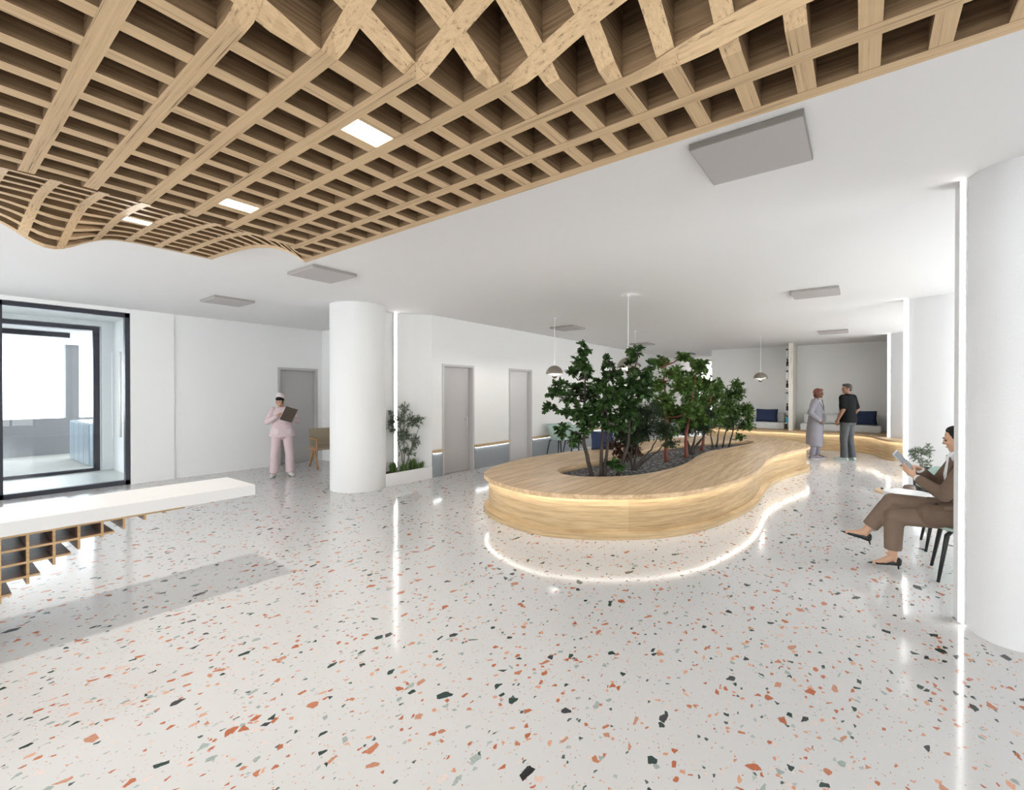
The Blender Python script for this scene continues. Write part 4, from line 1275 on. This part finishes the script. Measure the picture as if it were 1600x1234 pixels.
def shoe(parent, ankle, d, m_up, m_sole, L=.25, wd=.046, h=.085, z0=0.0, name='shoe'):
    """flat shoe: ankle xy, direction of the toes"""
    d = Vector((d[0], d[1], 0)).normalized(); lat = Vector((-d.y, d.x, 0))
    a = Vector((ankle[0], ankle[1], z0))
    mb = MB()
    P = lambda f, z, o=0: a + d * f * L + lat * o + Vector((0, 0, z))
    mb.cap(P(-.16, .035), P(.10, .045), .036, .040); mb.cap(P(.10, .048), P(.45, .033), .042, .042)
    mb.cap(P(.45, .033), P(.68, .026), .043, .030); mb.cap(P(-.10, .045), P(-.02, h), .036, .042)
    o = mb.blob(name, m_up, parent, .007, 5)
    pts = []
    for t in range(24):
        an = 2 * PI * t / 24
        f = .27 + .50 * math.cos(an)
        wf = (.040 + .008 * math.cos(an)) * math.sin(an)
        p = a + d * f * L + lat * wf; pts.append((p.x, p.y))
    MB().prism(pts, z0, z0 + .022).build('sole', m_sole, o)
    return o

# ---------------------------------------------------------------- nurse
t = MB()
HC = V(-.035, -.030, 1.425)
HR = Euler((R(13), 0, R(-24))).to_matrix()
wrR, wrL = V(-.085, -.235, 1.165), V(.165, -.215, 1.085)
elR, elL = V(-.245, -.03, 1.045), V(.265, -.02, 1.045)
shR, shL = V(-.155, .015, 1.275), V(.155, .015, 1.275)
spine(t, [(V(0, .01, .80), .13, .09, 0), (V(0, .005, .86), .155, .108, 0), (V(0, 0, .98), .125, .085, 0), (V(0, .005, 1.12), .14, .095, 0), (V(0, .012, 1.23), .15, .085, 0), (V(0, .018, 1.30), .10, .06, 0)])
t.cap(V(0, .022, 1.27), V(-.012, .004, 1.37), .048, .044)
head(t, HC, HR, .88)
t.chain([shR, elR, wrR], [.045, .036, .024]); t.chain([shL, elL, wrL], [.045, .036, .024])
hand(t, wrR, V(.55, -.30, .55), V(.3, -.5, -.8), -1, .75, .92)
hand(t, wrL, V(-.45, -.42, .55), V(.15, .75, .55), 1, (.35, .32, .35, .4), .92)
feet = {}
for sx in (-1, 1):
    hip, kn, an = V(sx * .085, 0, .80), V(sx * .125, -.015, .44), V(sx * .135, .02, .09)
    t.chain([hip, kn, an], [.078, .052, .036]); t.cap(an, an + V(sx * .03, -.10, -.045), .035, .028)
nurse = t.blob('person', M['skin_asian'], None, .0075, 3)
nurse.location = (4.32, 8.78, 0); nurse.rotation_euler = (0, 0, R(-24))
tag(nurse, 'person in pale pink scrubs and cap, standing and writing on a clipboard', 'person')
face_parts(nurse, HC, HR, .88, M['lip'])
for sx in (-1, 1): shoe(nurse, (sx * .135, .02), (sx * .28, -1), M['shoe_white'], M['sole'], .24)
h = MB()
h.ell(HC + HR @ V(0, .018, .030), (.072, .088, .086), HR); h.ell(HC + HR @ V(0, -.028, .062), (.062, .050, .040), HR)
h.ell(HC + HR @ V(0, .095, .0), (.034, .030, .034), HR)
h.ell(HC + HR @ V(.052, .0, .0), (.014, .035, .045), HR); h.ell(HC + HR @ V(-.052, .0, .0), (.014, .035, .045), HR)
h.blob('hair', M['hair'], nurse, .006, 3)
HQ = HR @ Euler((-.38, 0, 0)).to_matrix()
m = MB(); rg = []
for z, r_, yo in [(.062, .070, .036), (.072, .076, .040), (.108, .072, .046), (.140, .064, .050), (.147, .046, .050)]:
    rg.append((z, r_, yo))
vs = []; fs = []; nq = 28
for z, r_, yo in rg:
    for q in range(nq):
        a = 2 * PI * q / nq
        vs.append(HC + HQ @ V(r_ * math.cos(a), yo - .035 + r_ * 1.08 * math.sin(a) * 1.0, z + .02 * math.sin(a) * -1))
for i in range(len(rg) - 1):
    for q in range(nq): fs.append((i * nq + q, i * nq + (q + 1) % nq, (i + 1) * nq + (q + 1) % nq, (i + 1) * nq + q))
fs += [list(range(nq))[::-1], list(range((len(rg) - 1) * nq, len(rg) * nq))]
m.add(vs, fs).build('nurse_cap', M['pinkcap'], nurse, smooth=True, angle=50)
# tunic
t = MB()
spine(t, [(V(0, .0, .765), .225, .150, 0), (V(0, 0, .86), .205, .138, 0), (V(0, 0, .99), .172, .115, 0), (V(0, .005, 1.12), .172, .122, 0), (V(0, .012, 1.22), .172, .112, 0), (V(0, .018, 1.295), .125, .082, 0), (V(0, .018, 1.325), .062, .058, 0)])
t.chain([shR, elR, wrR + (elR - wrR) * .12], [.056, .058, .042]); t.chain([shL, elL, wrL + (elL - wrL) * .12], [.056, .058, .042])
tun = t.blob('tunic', M['pink'], nurse, .009, 5)
pk = MB()
for sx in (-1, 1):
    pk.obox((sx * .105, -.123, .865), .085, .012, .095, Euler((0, 0, sx * .35)).to_matrix())
    pk.obox((sx * .105, -.131, .912), .087, .010, .012, Euler((0, 0, sx * .35)).to_matrix())
pk.build('pocket', M['pinkcap'], tun, bevel=.004)
t = MB()
t.ell((0, .0, .80), (.155, .110, .09))
for sx in (-1, 1):
    t.chain([V(sx * .088, 0, .79), V(sx * .118, -.012, .50), V(sx * .128, -.018, .44), V(sx * .135, .015, .12)], [.096, .078, .076, .070])
    t.tube([V(sx * .130, -.008, .36), V(sx * .136, .018, .085)], [.076, .080], 20)
t.blob('trousers', M['pink'], nurse, .009, 4)
# clipboard in the nurse's hand
clip = thing('clipboard', 'brown clipboard held up by the person in pink scrubs', 'clipboard', nurse.location.copy(), nurse.rotation_euler.z)
cu = V(.36, -.34, .86).normalized(); cx_ = V(.96, .10, -.16); cx_ = (cx_ - cu * cx_.dot(cu)).normalized()
q_ = Matrix((cx_, cu.cross(cx_), cu)).transposed()
MB().obox((.105, -.300, 1.19), .215, .006, .285, q_).build('board', M['clip'], clip, bevel=.002)
MB().obox(V(.105, -.300, 1.19) + q_ @ V(0, .006, 0), .200, .004, .265, q_).build('sheets', M['paper'], clip)
MB().obox(V(.105, -.300, 1.19) + q_ @ V(0, .009, .128), .08, .012, .022, q_).build('clamp', M['steel'], clip)

# ---------------------------------------------------------------- woman in the long grey coat
HC = V(-.005, -.055, 1.575); HR = Euler((R(2), 0, R(-20))).to_matrix()
t = MB()
shR, shL = V(-.165, .01, 1.385), V(.165, .01, 1.385)
elR, elL = V(-.265, .125, 1.115), V(.235, .07, 1.115)
wrR, wrL = V(-.205, -.055, .945), V(.195, -.07, .94)
spine(t, [(V(0, .01, .82), .14, .11, 0), (V(0, .02, .92), .165, .12, 0), (V(0, 0, 1.08), .135, .10, 0), (V(0, -.01, 1.24), .155, .12, 0), (V(0, .005, 1.35), .155, .09, 0), (V(0, .012, 1.41), .10, .065, 0)])
t.cap(V(0, .015, 1.39), V(-.002, -.02, 1.50), .052, .048)
head(t, HC, HR, .93)
t.chain([shR, elR, wrR], [.048, .040, .026]); t.chain([shL, elL, wrL], [.048, .040, .026])
hand(t, wrR, V(.25, -.50, -.75), V(.8, .2, .2), 1, .4, .95)
hand(t, wrL, V(-.1, -.45, -.8), V(-.8, .2, .2), -1, .4, .95)
for sx in (-1, 1):
    fy = -.05 if sx > 0 else .06
    t.chain([V(sx * .085, .01, .88), V(sx * .09, fy * .5 - .01, .48), V(sx * .085, fy + .02, .09)], [.085, .055, .036]); t.cap(V(sx * .085, fy + .02, .09), V(sx * .09, fy - .10, .04), .034, .028)
coatw = t.blob('person', M['skin_dark'], None, .0075, 3)
coatw.location = (13.30, .86, 0); coatw.rotation_euler = (0, 0, R(6))
tag(coatw, 'person in a long pale grey coat with auburn hair, one hand in the pocket', 'person')
face_parts(coatw, HC, HR, .93, M['lip'])
for sx in (-1, 1):
    fy = -.05 if sx > 0 else .06
    shoe(coatw, (sx * .085, fy + .02), (sx * .2, -1), M['lilac'], M['shoe_white'], .25)
h = MB()
h.ell(HC + HR @ V(0, .030, .030), (.088, .098, .098), HR); h.ell(HC + HR @ V(0, -.02, .085), (.070, .07, .034), HR)
h.ell(HC + HR @ V(0, .060, -.045), (.080, .055, .060), HR)
h.ell(HC + HR @ V(.072, .000, -.02), (.022, .055, .080), HR); h.ell(HC + HR @ V(-.072, .000, -.02), (.022, .055, .080), HR)
h.blob('hair', M['hair_red'], coatw, .007, 3)
t = MB()      # coat
spine(t, [(V(0, .035, .30), .182, .175, 0), (V(0, .035, .60), .188, .172, 0), (V(0, .025, .85), .192, .160, 0), (V(0, .012, 1.05), .178, .140, 0), (V(0, 0, 1.22), .185, .142, 0), (V(0, .01, 1.33), .182, .115, 0), (V(0, .018, 1.41), .13, .085, 0), (V(0, .02, 1.445), .07, .062, 0)])
t.chain([shR, elR, wrR], [.074, .066, .055]); t.chain([shL, elL, wrL], [.074, .066, .055])
ct = t.blob('coat', M['coat'], coatw, .010, 5)
lp = MB()     # lapels and the open front
for sx in (-1, 1):
    lp.add([(sx * .012, -.150, 1.12), (sx * .085, -.118, 1.43), (sx * .13, -.118, 1.36), (sx * .115, -.145, 1.28), (sx * .02, -.163, 1.12), (sx * .095, -.128, 1.43), (sx * .14, -.128, 1.36), (sx * .122, -.155, 1.28)],
           [(0, 1, 2, 3), (4, 7, 6, 5), (0, 4, 5, 1), (1, 5, 6, 2), (2, 6, 7, 3), (3, 7, 4, 0)])
lp.build('lapel', M['coat'], ct)
MB().add([(-.006, -.158, 1.13), (.006, -.158, 1.13), (.010, -.146, .31), (-.010, -.146, .31), (-.006, -.12, 1.13), (.006, -.12, 1.13), (.010, -.12, .31), (-.010, -.12, .31)], [(0, 1, 2, 3), (4, 7, 6, 5), (0, 3, 7, 4), (1, 5, 6, 2), (0, 4, 5, 1), (3, 2, 6, 7)]).build('front_opening', M['lilac'], ct)
MB().obox((-.170, -.070, .90), .016, .15, .026, Euler((.5, 0, -.2)).to_matrix()).build('pocket', M['coat'], ct, bevel=.004)
t = MB()
spine(t, [(V(0, -.045, 1.10), .05, .105, 0), (V(0, -.045, 1.30), .07, .098, 0), (V(0, -.02, 1.42), .07, .062, 0)])
t.blob('blouse', M['shirt_white'], coatw, .009, 3)
t = MB()
for sx in (-1, 1):
    fy = -.05 if sx > 0 else .06
    t.chain([V(sx * .088, .01, .80), V(sx * .09, fy * .5 - .01, .48), V(sx * .085, fy + .015, .16)], [.095, .072, .056])
    t.tube([V(sx * .088, fy * .7, .36), V(sx * .085, fy + .018, .10)], [.064, .062], 20)
t.blob('trousers', M['lilac'], coatw, .010, 3)

# ---------------------------------------------------------------- man in black polo
HC = V(.0, -.02, 1.685); HR = Euler((R(2), 0, R(52))).to_matrix()
t = MB()
shR, shL = V(-.195, .01, 1.475), V(.195, .01, 1.475)
elR, elL = V(-.265, .065, 1.195), V(.27, .06, 1.20)
wrR, wrL = V(-.265, -.065, .97), V(.275, -.05, .965)
spine(t, [(V(0, .01, .86), .15, .105, 0), (V(0, .01, .97), .16, .11, 0), (V(0, .0, 1.13), .15, .105, 0), (V(0, .0, 1.30), .18, .12, 0), (V(0, .01, 1.43), .185, .10, 0), (V(0, .015, 1.50), .12, .075, 0)])
t.cap(V(0, .015, 1.48), V(0, -.005, 1.60), .062, .058)
head(t, HC, HR, .97, 1.15)
t.chain([shR, elR, wrR], [.060, .046, .031]); t.chain([shL, elL, wrL], [.060, .046, .031])
t.cap(elR.lerp(wrR, .12), elR.lerp(wrR, .45), .046, .040); t.cap(elL.lerp(wrL, .12), elL.lerp(wrL, .45), .046, .040)
hand(t, wrR, V(.02, -.22, -.95), V(.9, -.2, 0), 1, .45, 1.05)
hand(t, wrL, V(-.02, -.22, -.95), V(-.9, -.2, 0), -1, .45, 1.05)
LEG = {-1: (-.11, .03), 1: (.085, -.04)}
for sx in (-1, 1):
    ax_, fy = LEG[sx]
    t.chain([V(sx * .09, .01, .93), V(ax_ * .95, fy * .4 - .02, .50), V(ax_, fy + .03, .09)], [.09, .058, .04]); t.cap(V(ax_, fy + .03, .09), V(ax_ + sx * .02, fy - .10, .04), .036, .03)
man = t.blob('person', M['skin_man'], None, .008, 3)
man.location = (13.40, .25, 0); man.rotation_euler = (0, 0, R(152))
tag(man, 'person in a black polo shirt and grey jeans seen from behind, head turned left', 'person')
face_parts(man, HC, HR, .97, M['lip'])
for sx in (-1, 1):
    ax_, fy = LEG[sx]
    shoe(man, (ax_, fy + .03), (sx * .3, -1), M['shoe_mint'], M['shoe_white'], .275)
h = MB()
h.ell(HC + HR @ V(0, .024, .040), (.082, .094, .090), HR); h.ell(HC + HR @ V(0, -.03, .088), (.064, .058, .036), HR)
h.ell(HC + HR @ V(0, .065, -.01), (.070, .040, .058), HR)
h.blob('hair', M['hair_grey'], man, .007, 2)
t = MB()
spine(t, [(V(0, .02, .895), .195, .160, 0), (V(0, .02, 1.0), .195, .158, 0), (V(0, .01, 1.13), .180, .140, 0), (V(0, .0, 1.30), .205, .142, 0), (V(0, .01, 1.42), .205, .120, 0), (V(0, .016, 1.505), .145, .090, 0), (V(0, .016, 1.535), .080, .070, 0)])
t.chain([shR, shR.lerp(elR, .78)], [.082, .074]); t.chain([shL, shL.lerp(elL, .78)], [.082, .074])
po = t.blob('polo_shirt', M['polo'], man, .010, 4)
m = MB(); rg = [(.070, 1.535), (.072, 1.565), (.062, 1.568), (.060, 1.535)]
m.lathe(rg, (0, .012, 0), 24).build('collar', M['polo'], po, smooth=True, angle=50)
t = MB()
t.ell((0, .012, .92), (.175, .130, .10)); t.ell((-.08, .075, .90), (.085, .07, .09)); t.ell((.08, .075, .90), (.085, .07, .09))
for sx in (-1, 1):
    ax_, fy = LEG[sx]
    t.chain([V(sx * .09, .01, .90), V(ax_ * .95, fy * .4 - .02, .50), V(ax_, fy + .025, .14)], [.108, .080, .066])
    t.tube([V(ax_ * .98, fy * .7, .36), V(ax_, fy + .022, .07)], [.074, .078], 20)
t.blob('jeans', M['jeans'], man, .010, 3)

# ---------------------------------------------------------------- seated woman with tablet
# world frame: she faces +Y; local x = -world x, local y = -world y
OX, OY = 5.49, 0.0
def Lc(x, y, z): return V(OX - x, OY - y, z)     # world -> local
HC = Lc(5.48, -.662, 1.195); HR = Euler((R(13), 0, R(-8))).to_matrix()
shL, shR = Lc(5.31, -.71, 1.005), Lc(5.67, -.70, 1.005)
elL, elR = Lc(5.27, -.56, .735), Lc(5.70, -.55, .745)
wrL, wrR = Lc(5.40, -.385, .855), Lc(5.585, -.425, .905)
t = MB()
spine(t, [(Lc(5.49, -.80, .47), .17, .13, 0), (Lc(5.49, -.80, .58), .16, .12, 0), (Lc(5.49, -.765, .74), .135, .10, .05), (Lc(5.49, -.725, .90), .15, .105, .1), (Lc(5.49, -.715, 1.0), .15, .085, .1), (Lc(5.49, -.71, 1.055), .09, .06, .1)])
t.cap(Lc(5.49, -.705, 1.03), Lc(5.485, -.68, 1.13), .048, .044)
head(t, HC, HR, .90)
t.chain([shL, elL, wrL], [.045, .038, .024]); t.chain([shR, elR, wrR], [.045, .038, .024])
hand(t, wrL, V(-.12, -.62, .55), V(-.75, .05, .5), -1, (.25, .45, .6, .7), .92, thumb=.2)
hand(t, wrR, V(.15, -.85, .28), V(.12, -.1, -1), 1, (.15, .3, .4, .5), .92, thumb=.3)
# left leg stands, right leg crosses over it
hL, kL, aL = Lc(5.40, -.74, .53), Lc(5.42, -.245, .475), Lc(5.42, -.235, .105)
hR, kR, aR = Lc(5.585, -.74, .55), Lc(5.50, -.235, .595), Lc(5.46, -.035, .285)
toeL, toeR = Lc(5.42, -.10, .022), Lc(5.45, .105, .262)
t.chain([hL, kL, aL], [.085, .055, .034]); t.chain([hR, kR, aR], [.085, .055, .034])
t.cap(aL, Lc(5.42, -.185, .06), .034, .032); t.cap(Lc(5.42, -.185, .06), toeL, .032, .016); t.cap(aL, Lc(5.42, -.262, .075), .032, .026)
t.cap(aR, Lc(5.458, .01, .270), .033, .030); t.cap(Lc(5.458, .01, .270), toeR, .030, .016); t.cap(aR, Lc(5.46, -.055, .255), .030, .026)
lady = t.blob('person', M['skin_asian'], None, .0065, 3)
lady.location = (OX, OY, 0); lady.rotation_euler = (0, 0, PI)
tag(lady, 'person in a brown trouser suit sitting cross-legged with a tablet beside the near right wall', 'person')
face_parts(lady, HC, HR, .90, M['lip'])
h = MB()
h.ell(HC + HR @ V(0, .024, .032), (.076, .090, .088), HR); h.ell(HC + HR @ V(0, .005, .080), (.060, .062, .040), HR)
h.ell(HC + HR @ V(0, .105, .01), (.040, .036, .042), HR); h.ell(HC + HR @ V(0, .06, -.03), (.060, .04, .045), HR)
h.ell(HC + HR @ V(.062, .030, .020), (.016, .045, .045), HR); h.ell(HC + HR @ V(-.062, .030, .020), (.016, .045, .045), HR)
h.blob('hair', M['hair'], lady, .006, 3)
t = MB()   # jacket
spine(t, [(Lc(5.49, -.76, .455), .205, .185, 0), (Lc(5.49, -.77, .54), .205, .180, 0), (Lc(5.49, -.785, .66), .180, .140, 0), (Lc(5.49, -.755, .76), .168, .128, .05), (Lc(5.49, -.725, .90), .178, .132, .1), (Lc(5.49, -.715, .99), .180, .108, .1), (Lc(5.49, -.71, 1.05), .11, .075, .1)])
t.chain([shL, elL, wrL.lerp(elL, .22)], [.068, .058, .045]); t.chain([shR, elR, wrR.lerp(elR, .22)], [.068, .058, .045])
t.chain([Lc(5.385, -.72, .555), Lc(5.395, -.50, .535)], [.118, .112]); t.chain([Lc(5.585, -.72, .56), Lc(5.575, -.50, .57)], [.105, .09])
jk = t.blob('jacket', M['suit'], lady, .009, 4)
m = MB()   # lapels
for sx in (-1, 1):
    pts = [Lc(5.49 - sx * .014, -.595, .74), Lc(5.49 - sx * .085, -.615, 1.045), Lc(5.49 - sx * .135, -.630, .99), Lc(5.49 - sx * .120, -.598, .90)]
    o2 = V(0, -.010, 0)
    m.add([p for p in pts] + [p + o2 for p in pts], [(0, 1, 2, 3), (4, 7, 6, 5), (0, 4, 5, 1), (1, 5, 6, 2), (2, 6, 7, 3), (3, 7, 4, 0)])
m.build('lapel', M['suit'], jk)
MB().obox(Lc(5.283, -.62, .63), .012, .125, .032, Euler((.12, 0, .1)).to_matrix()).build('pocket_flap', M['suit'], jk, bevel=.004)
MB().ell(Lc(5.325, -.515, .645), (.010, .012, .012)).build('button', M['heel'], jk, smooth=True)
t = MB()
spine(t, [(Lc(5.49, -.685, .72), .035, .085, 0), (Lc(5.49, -.665, .88), .075, .088, 0), (Lc(5.49, -.67, 1.0), .090, .072, 0), (Lc(5.49, -.69, 1.075), .060, .060, 0)])
for sx in (-1, 1):
    t.cap(Lc(5.49 - sx * .02, -.605, 1.02), Lc(5.49 - sx * .06, -.645, 1.085), .014, .016)
    t.cap(Lc(5.49 - sx * .06, -.645, 1.085), Lc(5.49 - sx * .05, -.74, 1.10), .016, .012)
t.cap(wrL.lerp(elL, .26), wrL.lerp(elL, .12), .036, .034); t.cap(wrR.lerp(elR, .26), wrR.lerp(elR, .12), .036, .034)
t.blob('shirt', M['shirt_white'], lady, .007, 3)
t = MB()
t.ell(Lc(5.49, -.78, .52), (.185, .14, .09))
t.chain([hL, kL, kL.lerp(aL, .12), kL.lerp(aL, .62)], [.105, .076, .074, .064]); t.chain([hR, kR, kR.lerp(aR, .12), kR.lerp(aR, .62)], [.105, .076, .074, .064])
t.tube([kL.lerp(aL, .15), kL.lerp(aL, .82)], [.074, .066], 20); t.tube([kR.lerp(aR, .15), kR.lerp(aR, .82)], [.074, .064], 20)
t.blob('trousers', M['suit_leg'], lady, .008, 4)
def heel(ank, toe, hb, htip, nm):
    m = MB()
    d = (toe - hb); 
    m.cap(hb + V(0, 0, .012), hb + V(0, 0, -.012), .030, .026)
    mid = hb.lerp(toe, .45)
    m.cap(hb + V(0, 0, -.012), mid, .026, .024); m.cap(mid, toe.lerp(hb, .12), .028, .020); m.cap(toe.lerp(hb, .16), toe + d.normalized() * .045, .020, .005)
    o = m.blob(nm, M['heel'], lady, .0055, 3)
    MB().tube([hb + V(0, .006, -.02), hb.lerp(htip, .5), htip], [.015, .008, .0055], 10).build('heel', M['heel'], o, smooth=True)
heel(aL, toeL + V(0, 0, .002), Lc(5.42, -.275, .066), Lc(5.42, -.278, .001), 'shoe')
heel(aR, toeR + V(0, 0, -.004), Lc(5.46, -.062, .238), Lc(5.46, -.075, .172), 'shoe')
# tablet in her hands
tb = thing('tablet', 'dark tablet in a pale case held by the seated person', 'tablet', (5.50, -.318, .965), 0)
ax1 = V(0, -.135, -.165).normalized(); ax0 = V(1, 0, 0)
n_ = ax0.cross(ax1).normalized()
TR = Matrix.Rotation(R(16), 3, ax1) @ Matrix((ax0, n_, ax1)).transposed()
MB().obox((0, 0, 0), .165, .010, .225, TR).build('case', M['tablet_back'], tb, bevel=.003)
MB().obox(TR @ V(0, -.0055, 0) if (TR @ V(0, 1, 0)).y > 0 else TR @ V(0, .0055, 0), .145, .002, .20, TR).build('screen', M['screen'], tb)
